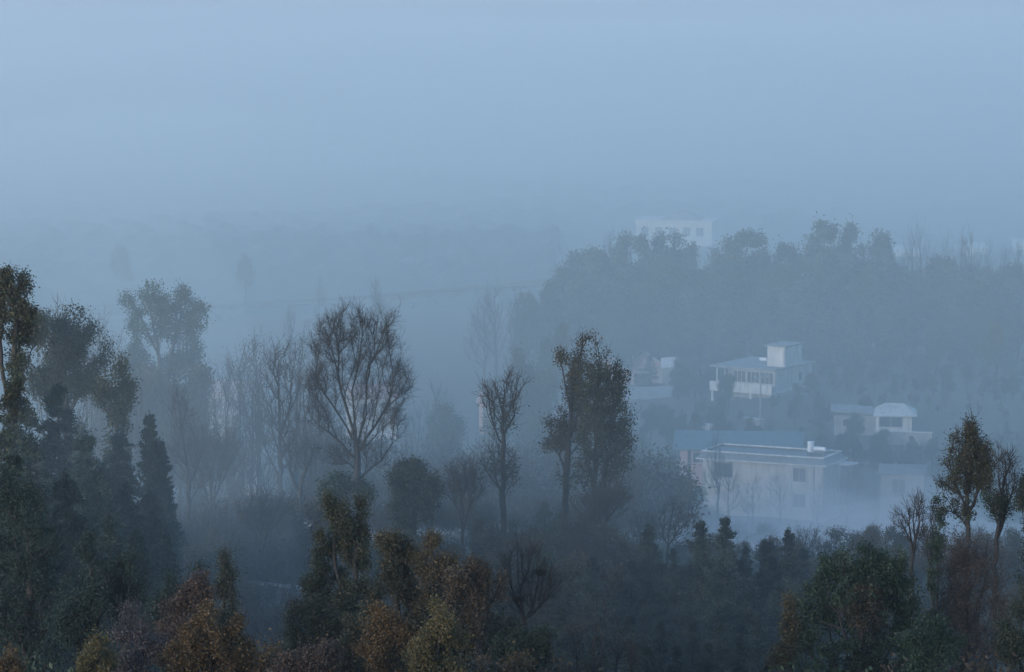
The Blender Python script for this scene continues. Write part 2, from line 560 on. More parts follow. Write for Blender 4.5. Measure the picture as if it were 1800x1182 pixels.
def make_kinds():
    r = np.random.default_rng
    # bare, upswept crowns
    for i in range(3):
        g = r(50 + i); wd = (1.9, 1.3, 2.4)[i]
        lob = [(g.normal() * .3, 6.2, wd, 2.9), (g.uniform(-1, 0) * wd * .5, 7.6, wd * .6, 2.0), (g.uniform(0, 1) * wd * .5, 5.0, wd * .75, 1.8)]
        kind('bare%d' % i, 10, local_tree(60 + i, 10, lob, n=200, bf=.45, kup=1.3, base=.15, tip=.012,
             twig=dict(per=1.6, length=1.0, r=.008, up=.5, rmax=.05)))
    # bare tree still carrying thin brown leaves
    for i in range(2):
        g = r(80 + i)
        lob = [(0, 6.4, 1.7, 3.0), (g.uniform(-1, 1), 4.4, 1.5, 1.7), (g.uniform(-1, 1), 8, .9, 1.6)]
        kind('thin%d' % i, 10, local_tree(82 + i, 10, lob, n=200, bf=.4, kup=1.2, base=.15, leaf='brown', lpc=6, lsp=.25, lsize=(.05, .032),
             twig=dict(per=1.5, length=.8, r=.009, up=.4, rmax=.05)))
    # rounded leafy crowns
    for i in range(3):
        g = r(100 + i)
        lob = [(0, 5.5, 2.1, 2.6)] + [(math.cos(a) * 1.7, 5.2 + g.uniform(-1.6, 2.6), g.uniform(.9, 1.5), g.uniform(.9, 1.5)) for a in g.uniform(0, 6.28, 6)] + [(g.normal() * .4, 8.4, 1.1, 1.5)]
        kind('leafy%d' % i, 10, local_tree(110 + i, 10, lob, n=420, bf=.25, kup=.7, base=.2, leaf='olive', lpc=40, lsp=.3, lsize=(.11, .07), gap=.12))
    # pines of the ridge: bare lower trunk, cloud-like plates of foliage above
    for i in range(4):
        g = r(130 + i)
        lob = [(0, 6.6, 1.9, 1.9), (0, 4.2, 2.2, 1.7), (0, 2.4, 2.0, 1.4)]
        for j in range(8):
            z = g.uniform(3.2, 9.4); rr = g.uniform(.55, 1.0) * (1.25 - z / 16)
            lob.append((g.choice([-1, 1]) * g.uniform(.2, 2.1) * (1.15 - z / 14), z, rr * 1.25, rr * .62))
        lob.append((g.normal() * .3, 9.2, .95, .6))
        kind('pine%d' % i, 10, local_tree(140 + i, 10, lob, n=260, bf=.2, kup=.3, base=.2, leaf='needle', lpc=60, lsp=.3, lsize=(.15, .08), hollow=.6, gap=.05))
    # bushy conifers of the shaded stand
    for i in range(4):
        g = r(160 + i)
        kind('conifer%d' % i, 8, build_conifer(g, 8, (2.0, 2.4, 1.7, 2.2)[i], nb=120, need=105, prof=.95, droop=.3, rise=.6, nsize=(.10, .03), spread=.2, lumpy=.34, updir=1.3))
    # narrow dark spires
    for i in range(2):
        kind('spire%d' % i, 9, build_conifer(r(180 + i), 9, 1.2, nb=300, need=60, prof=.85, droop=.1, rise=.9, nsize=(.09, .024), spread=.16, lumpy=.04, updir=1.6, mat='dark'))
    # broad layered firs
    for i in range(2):
        kind('fir%d' % i, 10, build_conifer(r(190 + i), 10, 2.7, nb=130, need=150, prof=.8, droop=.5, rise=.3, nsize=(.13, .03), spread=.17, lumpy=.2, mat='dark', updir=.2))
    # small leafy trees of the nearest row, with fine leaves
    for i in range(4):
        g = r(240 + i)
        lob = [(0, 3.6, 1.1, 1.7), (0, 4.9, .7, 1.0)] + [(math.cos(a) * .9, 3.2 + g.uniform(-1.2, 1.6), g.uniform(.5, .8), g.uniform(.6, .9)) for a in g.uniform(0, 6.28, 6)]
        kind('near%d' % i, 6, local_tree(245 + i, 6, lob, n=420, bf=.25, kup=.9, base=.1, tip=.008, leaf='olive', lpc=44, lsp=.13, lsize=(.038, .026), gap=.1, grad=.2,
             twig=dict(per=.5, length=.35, r=.006, up=.5, rmax=.03)))
    # evergreen bushes and twiggy shrubs
    for i in range(3):
        g = r(200 + i)
        lob = [(0, 1.7, 1.6, 1.4)] + [(math.cos(a) * 1.2, 1.6 + g.uniform(-.6, 1.2), .8, .8) for a in g.uniform(0, 6.28, 5)]
        kind('bush%d' % i, 3.6, local_tree(210 + i, 3, lob, stems=[[(0, 0, 0), (.05, 0, 1.2)], [(0, 0, 0), (-.5, .2, 1.2)], [(0, 0, 0), (.5, -.2, 1.1)]],
             n=200, bf=.2, kup=.5, base=.07, tip=.008, leaf=('scrub', 'green', 'brown')[i], lpc=(24, 34, 22)[i], lsp=.2, lsize=(.07, .04)))
    for i in range(2):
        g = r(220 + i)
        lob = [(0, 2.0, 1.7, 1.6), (.8, 1.6, 1.0, 1.2), (-.8, 1.7, 1.0, 1.2)]
        kind('twiggy%d' % i, 3.8, local_tree(225 + i, 3, lob, stems=[[(0, 0, 0), (.2, 0, 1.0)], [(0, 0, 0), (-.6, .2, 1.1)], [(0, 0, 0), (.7, -.2, 1.0)]],
             n=130, bf=.5, kup=1.2, base=.06, tip=.008, twig=dict(per=3.2, length=.7, r=.009, up=.6, rmax=.05), leaf='scrub', lpc=3, lsp=.3, lsize=(.06, .035)))


def place(kd, px, ytop, D, name, label, cat, group=None, width=1.0, rot=None, mat=None, hmin=1.5):
    """a copy of a kind whose top reaches the height that pixel row ytop has at distance D"""
    H, (t, tw, cr) = KINDS[kd]
    p = P(px, ytop, D)
    g = float(ground(p[0], D)) - .1
    h = max(p[2] - g, hmin)
    s = h / H
    o = thing(name, label, cat, (p[0], D, g), rng0.uniform(0, 6.28) if rot is None else rot, group)
    o.scale = (s * width, s * width, s)
    link('trunk', t, o)
    if tw: tag(link('twigs', tw, o), kind='stuff')
    if cr:
        c = link('crown', cr, o)
        if mat:
            c.material_slots[0].link = 'OBJECT'; c.material_slots[0].material = M[mat]
    return o


# ================================================================== the ground
def make_ground():
    ys = np.concatenate([np.arange(-70, 100, 10), np.arange(100, 260, 3), np.arange(260, 700, 8), np.arange(700, 2701, 40)]).astype(float)
    k = 121
    V = []
    for y in ys:
        half = 90 + .24 * max(y, 0)
        x = np.linspace(-half, half, k)
        V.append(np.stack([x, np.full(k, y), ground(x, np.full(k, y))], 1))
    V = np.concatenate(V)
    i = np.arange(len(ys) - 1)[:, None] * k + np.arange(k - 1)[None, :]
    Q = np.stack([i, i + 1, i + k + 1, i + k], -1).reshape(-1, 4)
    o = link('terrain', quad_mesh('terrain', V, Q, M['soil'], smooth=True))
    tag(o, kind='structure')
    # pale footpath and terrace strip that show between the near trees
    def strip(name, a, b, w0, w1, mat):
        n = 14
        t = np.linspace(0, 1, n)[:, None]
        c = np.array(a) * (1 - t) + np.array(b) * t
        d = unit(np.array([[b[0] - a[0], b[1] - a[1]]]))[0]; nrm = np.array([-d[1], d[0]])
        wd = (w0 + (w1 - w0) * t) * (1 + .15 * np.sin(t * 9))
        l = c + nrm * wd; r = c - nrm * wd
        V = []
        for q in (l, r): V.append(np.stack([q[:, 0], q[:, 1], ground(q[:, 0], q[:, 1]) + .06], 1))
        V = np.concatenate(V); i = np.arange(n - 1)
        Q = np.stack([i, i + n, i + n + 1, i + 1], -1)
        tag(link(name, quad_mesh(name, V, Q, M[mat])), kind='structure')
    p, q = P(452, 1150, 150), P(470, 1080, 172)
    strip('path', (p[0], 150), (q[0], 176), .9, .7, 'path')


make_ground()


def make_undergrowth():
    g = np.random.default_rng(5)
    out_c, out_s = [], []
    for (d0, d1, n, hh) in ((104, 160, 1500, .5), (160, 206, 2300, .55), (206, 345, 2000, .28), (345, 470, 1500, .7)):
        y = g.uniform(d0, d1, n); x = g.uniform(-.15, .15, n) * y
        z = ground(x, y)
        h = np.minimum(g.gamma(4., hh / 4, n), 1.1) + .1
        for j in range(15):
            c = np.stack([x + g.normal(size=n) * .45, y + g.normal(size=n) * .45, z + h * g.uniform(.1, 1.2, n)], 1)
            out_c.append(c); out_s.append(np.full(n, .05 if d1 < 240 else .08))
    c = np.concatenate(out_c); s = np.concatenate(out_s)
    V, Q = leaf_quads(g, c, s, s * .4, np.array([0, 0, 1.0]), .6)
    t = np.clip(.4 + .22 * np.sin(c[:, 0] * .5) * np.cos(c[:, 1] * .4) + g.normal(0, .16, len(c)), 0, 1)
    tag(link('undergrowth', quad_mesh('undergrowth', V, Q, M['scrub'], t)), kind='stuff')


make_undergrowth()


# ================================================================== buildings
class MB:
    def __init__(s): s.v, s.f = [], []

    def box(s, x0, x1, y0, y1, z0, z1):
        b = len(s.v)
        s.v += [(x, y, z) for z in (z0, z1) for x, y in ((x0, y0), (x1, y0), (x1, y1), (x0, y1))]
        s.f += [tuple(b + i for i in q) for q in ((3, 2, 1, 0), (4, 5, 6, 7), (0, 1, 5, 4), (1, 2, 6, 5), (2, 3, 7, 6), (3, 0, 4, 7))]
        return s

    def poly(s, pts, faces):
        b = len(s.v); s.v += [tuple(p) for p in pts]; s.f += [tuple(b + i for i in q) for q in faces]
        return s

    def slab(s, pts, t):
        """a sheet with the given corner points, t thick downwards"""
        n = len(pts)
        b = len(s.v); s.v += [tuple(p) for p in pts] + [(p[0], p[1], p[2] - t) for p in pts]
        s.f += [tuple(b + i for i in range(n)), tuple(b + 2 * n - 1 - i for i in range(n))] + [(b + i, b + n + i, b + n + (i + 1) % n, b + (i + 1) % n) for i in range(n)]
        return s

    def cyl(s, p, q, r, k=12, r1=None):
        p, q = np.array(p, float), np.array(q, float); d = unit(q - p)
        u = unit(np.cross(d, REF)); v = np.cross(d, u); b = len(s.v)
        for c, rr in ((p, r), (q, r if r1 is None else r1)):
            s.v += [tuple(c + rr * (math.cos(a) * u + math.sin(a) * v)) for a in np.arange(k) * 2 * math.pi / k]
        s.f += [(b + i, b + (i + 1) % k, b + k + (i + 1) % k, b + k + i) for i in range(k)] + [tuple(b + k - 1 - i for i in range(k)), tuple(b + k + i for i in range(k))]
        return s

    def build(s, name, mat, parent, label=None):
        me = bpy.data.meshes.new(name); me.from_pydata(s.v, [], s.f); me.update(); me.materials.append(M[mat])
        o = link(name, me, parent)
        if label: o['label'] = label
        return o


def window(parent, x0, x1, z0, z1, y, side=0, cols=2, fr='white', depth=.06, t=.07, glass='glass', nframe='window'):
    """a framed window on the wall plane y (side=0: wall facing -y; side=1: wall facing +x at x=y). frame > pane"""
    def bx(m, a0, a1, d0, d1, z0, z1):
        if side == 0: m.box(a0, a1, y - d1, y - d0, z0, z1)
        else: m.box(y + d0, y + d1, a0, a1, z0, z1)
    m = MB()
    bx(m, x0 - t, x0, -.03, depth, z0 - t, z1 + t); bx(m, x1, x1 + t, -.03, depth, z0 - t, z1 + t)
    bx(m, x0, x1, -.03, depth, z1, z1 + t); bx(m, x0, x1, -.03, depth, z0 - t, z0)
    for i in range(1, cols):
        c = x0 + (x1 - x0) * i / cols
        bx(m, c - t * .4, c + t * .4, -.03, depth * .8, z0, z1)
    o = m.build(nframe, fr, parent)
    for i in range(cols):
        a0 = x0 + (x1 - x0) * i / cols + (t * .4 if i else 0); a1 = x0 + (x1 - x0) * (i + 1) / cols - (t * .4 if i < cols - 1 else 0)
        p = MB(); bx(p, a0, a1, .003, .018, z0, z1)
        p.build('pane', glass, o)
    return o


def spot(px, py, D):
    p = P(px, py, D); return p


def make_buildings():
    # --- the two-storey cream house with a tiled parapet band
    p = spot(1447, 820, 400)
    h = thing('cream_house', 'two-storey cream house with flat roof and grey parapet band above the low mist', 'house', (p[0], p[1], p[2]), R(-24))
    L, Wd = 13.4, 5.6
    MB().box(-L, 0, 0, Wd, -9.5, -.02).build('wall', 'cream', h)
    MB().box(-L - .6, .6, -.6, Wd + .6, 0, .14).build('eave', 'white', h)
    o = .5; q = -.05; z0, z1 = .143, .78
    A = [(-L - o, -o, z0), (o, -o, z0), (o, Wd + o, z0), (-L - o, Wd + o, z0)]
    B = [(-L - q, -q, z1), (q, -q, z1), (q, Wd + q, z1), (-L - q, Wd + q, z1)]
    MB().poly(A + B, [(0, 1, 5, 4), (1, 2, 6, 5), (2, 3, 7, 6), (3, 0, 4, 7)]).build('parapet', 'roofgrey', h)
    rim = MB()
    rim.box(-L - .12, .12, -.12, .12, z1, z1 + .14).box(-L - .12, .12, Wd - .12, Wd + .12, z1, z1 + .14)
    rim.box(-.12, .12, .12, Wd - .12, z1, z1 + .139).box(-L - .12, -L + .12, .12, Wd - .12, z1, z1 + .139)
    rim.build('parapet_rim', 'white', h)
    MB().box(-L + .13, -.13, .13, Wd - .13, .15, .62).build('roof_deck', 'roofgrey', h)
    for z0, z1 in ((-1.75, -.42), (-4.45, -3.15)):
        wn = window(h, -3.25, -1.95, z0, z1, 0, 0, 2, fr='grey', glass='interior')
        MB().box(-3.45, -1.75, -.16, -.001, z0 - .16, z0 - .073).build('sill', 'white', wn)
    window(h, -12.1, -10.1, -1.75, -.3, 0, 0, 2, fr='grey', glass='interior')
    MB().cyl((-1.0, -.06, -6.5), (-1.0, -.06, -.05), .05, 8).build('drainpipe', 'grey', h)
    MB().box(.62, 2.2, 2.6, 4.8, -.22, -.08).build('side_canopy', 'white', h)
    # solar water heater on its roof
    tnk = thing('solar_water_heater', 'white rooftop water barrel and horizontal tank on a slatted stand on the cream house', 'water heater', (0, 0, 0), R(-24))
    hp = np.array(h.location); ca, sa = math.cos(R(-24)), math.sin(R(-24))
    lx, ly = -1.95, 2.6
    tnk.location = (hp[0] + ca * lx - sa * ly, hp[1] + sa * lx + ca * ly, hp[2] + .625)
    MB().cyl((-.35, 0, .42), (-.35, 0, 1.5), .36, 16).build('water_barrel', 'tank', tnk)
    MB().cyl((.05, -.1, .78), (1.35, -.1, .78), .24, 14).build('tank', 'tank', tnk)
    for i in range(7):
        MB().box(-.75 + i * .3, -.66 + i * .3, -.35, .3, 0, .4).build('stand_slat', 'roofgrey', tnk)
    MB().box(-.8, 1.3, -.4, .35, .401, .44).build('stand_top', 'roofgrey', tnk)
    # --- pink house with teal sheet roof behind its far end
    p = spot(1190, 789, 417)
    h = thing('pink_house', 'pink-walled low house with teal sheet-metal roof behind the cream house', 'house', p, R(-6))
    MB().box(.3, 1.15, .25, 1.0, -4.2, -.14).build('pillar', 'pink', h)
    MB().box(1.5, 9.5, .6, 6.5, -4.2, -.14).build('wall', 'pink', h)
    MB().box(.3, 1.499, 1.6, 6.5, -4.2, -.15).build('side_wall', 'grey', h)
    rf = MB().slab([(-.5, -.45, 0), (13.6, -.45, 0), (13.6, 5.0, 1.35), (-.5, 5.0, 1.35)], .1).build('roof', 'teal', h)
    for i in range(28):
        x = -.4 + i * .51
        MB().slab([(x, -.47, .05), (x + .06, -.47, .05), (x + .06, 5.0, 1.4), (x, 5.0, 1.4)], .048).build('roof_rib', 'teal', rf)
    window(h, 1.7, 3.3, -1.55, -.5, .6, 0, 2)
    window(h, 3.7, 4.7, -1.55, -.5, .6, 0, 1)
    # --- small pale house sunk in mist beyond the cream house
    p = spot(1548, 832, 394)
    h = thing('grey_house', 'small grey house with one dark window half sunk in the low mist', 'house', p, R(-8))
    MB().box(0, 4.4, 0, 4, -9, -.11).build('wall', 'grey', h)
    MB().slab([(-.3, -.3, 0), (4.7, -.3, 0), (4.7, 2.0, .7), (-.3, 2.0, .7)], .1).build('roof', 'roofgrey', h)
    MB().slab([(-.3, 4.3, 0), (-.3, 2.001, .7), (4.7, 2.001, .7), (4.7, 4.3, 0)], .1).build('roof', 'roofgrey', h)
    window(h, 1.2, 2.5, -2.0, -.6, 0, 0, 2, fr='grey', glass='interior')
    # --- low bungalow with wide window
    p = spot(1466, 729, 452)
    h = thing('white_bungalow', 'low white bungalow with wide dark window under an overhanging pale hipped roof', 'house', p, R(-5))
    MB().box(4.9, 9.1, .8, 5.5, -3.6, -.16).build('wall', 'white', h)
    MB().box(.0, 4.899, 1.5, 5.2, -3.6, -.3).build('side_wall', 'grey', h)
    a = [(4.6, -.1, -.05), (9.7, -.1, -.05), (9.7, 6.2, -.05), (4.6, 6.2, -.05), (6.0, 3.0, 1.05), (8.1, 3.0, 1.05)]
    MB().box(4.6, 9.7, -.1, 6.2, -.16, -.055).build('eave', 'white', h)
    MB().poly(a, [(0, 1, 5, 4), (1, 2, 5), (2, 3, 4, 5), (3, 0, 4)]).build('roof', 'white', h)
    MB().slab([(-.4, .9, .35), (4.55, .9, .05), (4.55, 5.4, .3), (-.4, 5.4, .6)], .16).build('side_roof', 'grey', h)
    window(h, 5.3, 8.0, -1.5, -.35, .8, 0, 2)
    window(h, 1.0, 2.0, -1.6, -.7, 1.5, 0, 1)
    # --- villa with rooftop room
    p = spot(1363, 652, 486)
    h = thing('white_villa', 'two-storey white villa with glazed upper floor, balcony and a rooftop room among trees', 'house', p, R(-33))
    LL, DD = 8.6, 9.6
    MB().box(-LL + 2.4, 0, 0, DD, -2.7, -.01).build('upper_wall', 'cream', h)
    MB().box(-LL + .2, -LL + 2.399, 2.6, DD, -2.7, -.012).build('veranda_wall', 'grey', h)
    for x in (-LL + .02, -LL + 1.15): MB().box(x, x + .16, .02, .18, -2.7, -.012).build('post', 'white', h)
    MB().box(-LL + .19, -LL + 1.14, .04, .12, -1.9, -1.78).build('rail', 'white', h)
    MB().box(-LL + .3, -.3, .6, DD, -6.8, -2.95).build('ground_wall', 'cream', h)
    MB().box(-LL - .25, .2, -1.3, DD + .1, -2.949, -2.705).build('floor_slab', 'white', h)
    MB().box(-LL - .5, .35, -.9, DD + .3, 0, .22).build('roof', 'grey', h)
    MB().box(-LL - .2, .15, -1.28, -1.16, -2.7, -1.75).build('balcony_parapet', 'white', h)
    for i in range(4):
        MB().box(-LL + .0 + i * 2.78, -LL + .26 + i * 2.78, -1.2, -.94, -6.8, -2.951).build('pillar', 'white', h)
    for i in range(3):
        x = -LL + 2.55 + i * 2.0
        window(h, x, x + 1.75, -1.75, -.35, 0, 0, 3)
    window(h, -2.6, -1.4, -5.8, -3.6, .6, 0, 1, glass='interior')
    window(h, -6.2, -4.4, -5.2, -3.8, .6, 0, 2)
    window(h, 6.0, 6.9, -1.9, -.8, 0, 1, 1)
    room = MB().box(-2.4, 1.6 - 1.5, 2.2, 6.6, .222, 2.75).build('rooftop_room', 'white', h)
    MB().box(-2.7, .4, 1.9, 6.9, 2.751, 2.93).build('room_roof', 'grey', room)
    MB().cyl((-3.9, 3.0, .9), (-2.9, 3.0, .9), .22, 10).build('tank', 'tank', h)
    # --- gabled rose-roofed house behind the tall pair of trees
    p = spot(1084, 645, 522)
    h = thing('gabled_house', 'faint gabled house with rosy roof and pale barge boards beside the tall leafy pair', 'house', p, R(14))
    MB().box(.3, 6.6, 0, 7, -5.5, -.05).build('wall', 'rose', h)
    ap = 2.35
    MB().poly([(.3, .01, -.05), (6.6, .01, -.05), (3.45, .01, ap - .15), (.3, .2, -.05), (6.6, .2, -.05), (3.45, .2, ap - .15)], [(0, 1, 2), (5, 4, 3), (0, 3, 4, 1), (1, 4, 5, 2), (2, 5, 3, 0)]).build('gable', 'rose', h)
    MB().slab([(-.2, -.5, -.28), (3.45, -.5, ap), (3.45, 7.4, ap), (-.2, 7.4, -.28)], .14).build('roof', 'rose', h)
    MB().slab([(3.451, -.5, ap), (7.1, -.5, -.28), (7.1, 7.4, -.28), (3.451, 7.4, ap)], .14).build('roof', 'rose', h)
    MB().slab([(-.2, -.56, -.26), (3.45, -.56, ap + .02), (3.45, -.505, ap + .02), (-.2, -.505, -.26)], .22).build('barge_board', 'white', h)
    MB().slab([(3.451, -.56, ap + .02), (7.1, -.56, -.26), (7.1, -.505, -.26), (3.451, -.505, ap + .02)], .22).build('barge_board', 'white', h)
    window(h, 2.4, 4.2, -2.4, -1.0, 0, 0, 2)
    p = spot(1163, 646, 515)
    h = thing('shed', 'small pale-roofed shed next to the faint gabled house', 'shed', p, R(8))
    MB().box(.1, 2.6, 0, 3, -4, -.11).build('wall', 'grey', h)
    MB().slab([(-.1, -.3, 0), (2.9, -.3, .1), (2.6, 3, 1.0), (.4, 3, .9)], .1).build('roof', 'white', h)
    MB().box(.9, 1.7, -.04, .0, -4, -1.9).build('door', 'interior', h)
    p = spot(1098, 702, 500)
    h = thing('long_shed', 'long low shed with sloping pale roof below the faint gabled house', 'shed', p, R(10))
    MB().box(.2, 7.8, .1, 4, -3.5, -.11).build('wall', 'grey', h)
    MB().slab([(0, -.2, 0), (8.1, -.2, .2), (8.1, 4.2, 1.1), (0, 4.2, .9)], .1).build('roof', 'grey', h)
    for x in (3.0, 4.0): MB().box(x, x + .18, -.15, .05, -3.5, -.12).build('post', 'white', h)
    # --- white block beyond the ridge pines
    p = spot(1118, 389, 850)
    h = thing('white_block', 'hazy white building with low hipped roof rising behind the ridge pines', 'building', p, R(-12))
    MB().box(0, 16.8, 0, 10, -12, -.01).build('wall', 'white', h)
    MB().box(-.4, 17.2, -.4, 10.4, 0, .3).build('roof', 'white', h)
    MB().poly([(5, 1, .31), (14, 1, .31), (14, 9, .31), (5, 9, .31), (8.5, 5, 2.1), (10.5, 5, 2.1)], [(0, 1, 5, 4), (1, 2, 5), (2, 3, 4, 5), (3, 0, 4), (3, 2, 1, 0)]).build('hipped_roof', 'grey', h)
    for i, x in enumerate((1.2, 4.3, 7.4, 10.5, 13.4)):
        window(h, x, x + 1.5, -3.0, -1.3, 0, 0, 2, fr='grey')
    # --- plain far houses
    def cottage(name, label, px, py, D, wdt, dep, hgt, yaw, wall, roofm, rise=1.2, wins=2, cat='house', wfr='grey'):
        h = thing(name, label, cat, spot(px, py, D), R(yaw))
        MB().box(0, wdt, 0, dep, -hgt, -.13).build('wall', wall, h)
        MB().slab([(-.35, -.35, 0), (wdt + .35, -.35, 0), (wdt + .35, dep * .5, rise), (-.35, dep * .5, rise)], .12).build('roof', roofm, h)
        MB().slab([(-.35, dep * .5 + .001, rise), (wdt + .35, dep * .5 + .001, rise), (wdt + .35, dep + .35, 0), (-.35, dep + .35, 0)], .12).build('roof', roofm, h)
        g = MB().poly([(.01, .05, -.13), (.01, dep - .05, -.13), (.01, dep * .5, rise - .15), (.15, .05, -.13), (.15, dep - .05, -.13), (.15, dep * .5, rise - .15)], [(0, 2, 1), (3, 4, 5), (0, 3, 5, 2), (1, 2, 5, 4), (0, 1, 4, 3)]).build('gable', wall, h)
        b = g.copy(); C.objects.link(b); b.parent = h; b.location = (wdt - .16, 0, 0)
        for i in range(wins):
            x = wdt * (i + .5) / wins - .6
            window(h, x, x + 1.2, -2.0, -.8, 0, 0, 2, fr=wfr)
        return h
    cottage('valley_house', 'pale-roofed house with light pillar behind the bare trees near the dark spires', 412, 810, 322, 1.9, 4, 6, 6, 'white', 'white', 1.1, 1)
    cottage('valley_house', 'pale house seen through bare twigs below the faint rounded tree', 368, 690, 470, 4.0, 6, 6, -20, 'white', 'rose', 1.2, 2)
    cottage('valley_house', 'pale gabled house showing through the branches of the big bare tree', 622, 700, 468, 5.2, 6, 6, 12, 'white', 'rose', 1.3, 2)
    cottage('valley_house', 'dull rosy house showing behind the slim bare tree', 842, 706, 470, 2.2, 5, 4, -10, 'rose', 'rose', 1.0, 1, wfr='white')
    cottage('valley_house', 'whitish house behind the lower limbs of the tall leafy pair', 968, 742, 430, 4.0, 5, 5, 10, 'white', 'rose', 1.0, 2)
    cottage('valley_house', 'white gable sunk among dark twiggy shrubs above the autumn-coloured trees', 376, 872, 258, .6, 2.2, 5, 12, 'white', 'grey', .8, 0)
    cottage('farm_house', 'faint low house with pale roof just behind the bare ridge trees', 1574, 444, 790, 5, 7, 5, -8, 'white', 'white', 1.2, 2)
    cottage('farm_house', 'faint pale-roofed house between two hazy bare ridge trees', 1706, 437, 800, 3.4, 7, 4, 5, 'white', 'white', 1.0, 1)
    cottage('farm_house', 'faint pale house at the end of the tree ridge', 1782, 432, 810, 5, 7, 4, -5, 'white', 'white', 1.2, 2)
    far = 'houses fading into the valley fog'
    for px, py, D, wd, hg in ((334, 468, 880, 6.5, 3), (508, 470, 890, 6, 3), (72, 455, 900, 4.5, 3), (776, 322, 1250, 6, 5), (585, 388, 1020, 10, 4), (636, 428, 950, 8, 4), (285, 412, 990, 8, 4), (20, 330, 1250, 8, 4)):
        cottage('distant_house', 'whitish house barely visible in the valley fog', px, py, D, wd, 7, hg, rng0.uniform(-25, 25), 'grey', 'white', 1.6, 1).__setitem__('group', far)
    # --- walls
    def wall(label, px0, py0, px1, py1, D, t, hgt, mat, name='garden_wall'):
        a = P(px0, py0, D); b = P(px1, py1, D * .99)
        L = float(np.linalg.norm((b - a)[:2])); yaw = math.atan2(b[1] - a[1], b[0] - a[0])
        h = thing(name, label, 'wall', a, yaw)
        dz = b[2] - a[2]
        MB().slab([(0, -t / 2, -.09), (L, -t / 2, dz - .09), (L, t / 2, dz - .09), (0, t / 2, -.09)], hgt).build('wall_body', mat, h)
        MB().slab([(-.05, -t / 2 - .06, 0), (L + .05, -t / 2 - .06, dz), (L + .05, t / 2 + .06, dz), (-.05, t / 2 + .06, 0)], .088).build('coping', 'grey' if hgt < .5 else 'white', h)
    wall('low garden wall with pale coping between the copper tree and the dark twin-topped tree', 440, 1022, 527, 1031, 188, .3, 1.0, 'grey')
    wall('short white wall end beside the top of the dark twin-topped tree', 538, 916, 564, 919, 236, .3, .4, 'grey')
    wall('pale terrace wall below the white villa', 1228, 744, 1252, 745, 447, .4, 1.2, 'white')
    wall('grey terrace wall in the shrubs left of the white bungalow', 1310, 733, 1340, 737, 455, .4, 1.2, 'grey')
    wall('long terrace wall under the white bungalow', 1540, 757, 1640, 760, 447, .4, 1.5, 'grey')

    a = P(1337, 655, 450); gz = float(ground(a[0], 450))
    h = thing('utility_pole', 'thin pale utility pole standing between the white villa and the teal roof', 'pole', (a[0], 450, gz - .3), R(20))
    MB().cyl((0, 0, 0), (0, 0, a[2] - gz + .3), .13, 8, .09).build('post', 'grey', h)
    MB().box(-.9, .9, -.16, -.09, a[2] - gz - .35, a[2] - gz - .25).build('crossarm', 'grey', h)
    for x in (-.8, 0, .8): MB().cyl((x, -.125, a[2] - gz - .25), (x, -.125, a[2] - gz - .05), .05, 6).build('insulator', 'white', h)


make_buildings()

# ================================================================== trees of the photograph
make_kinds()
TB = dict(per=3.6, length=.85, r=.011, up=.45, rmax=.05)


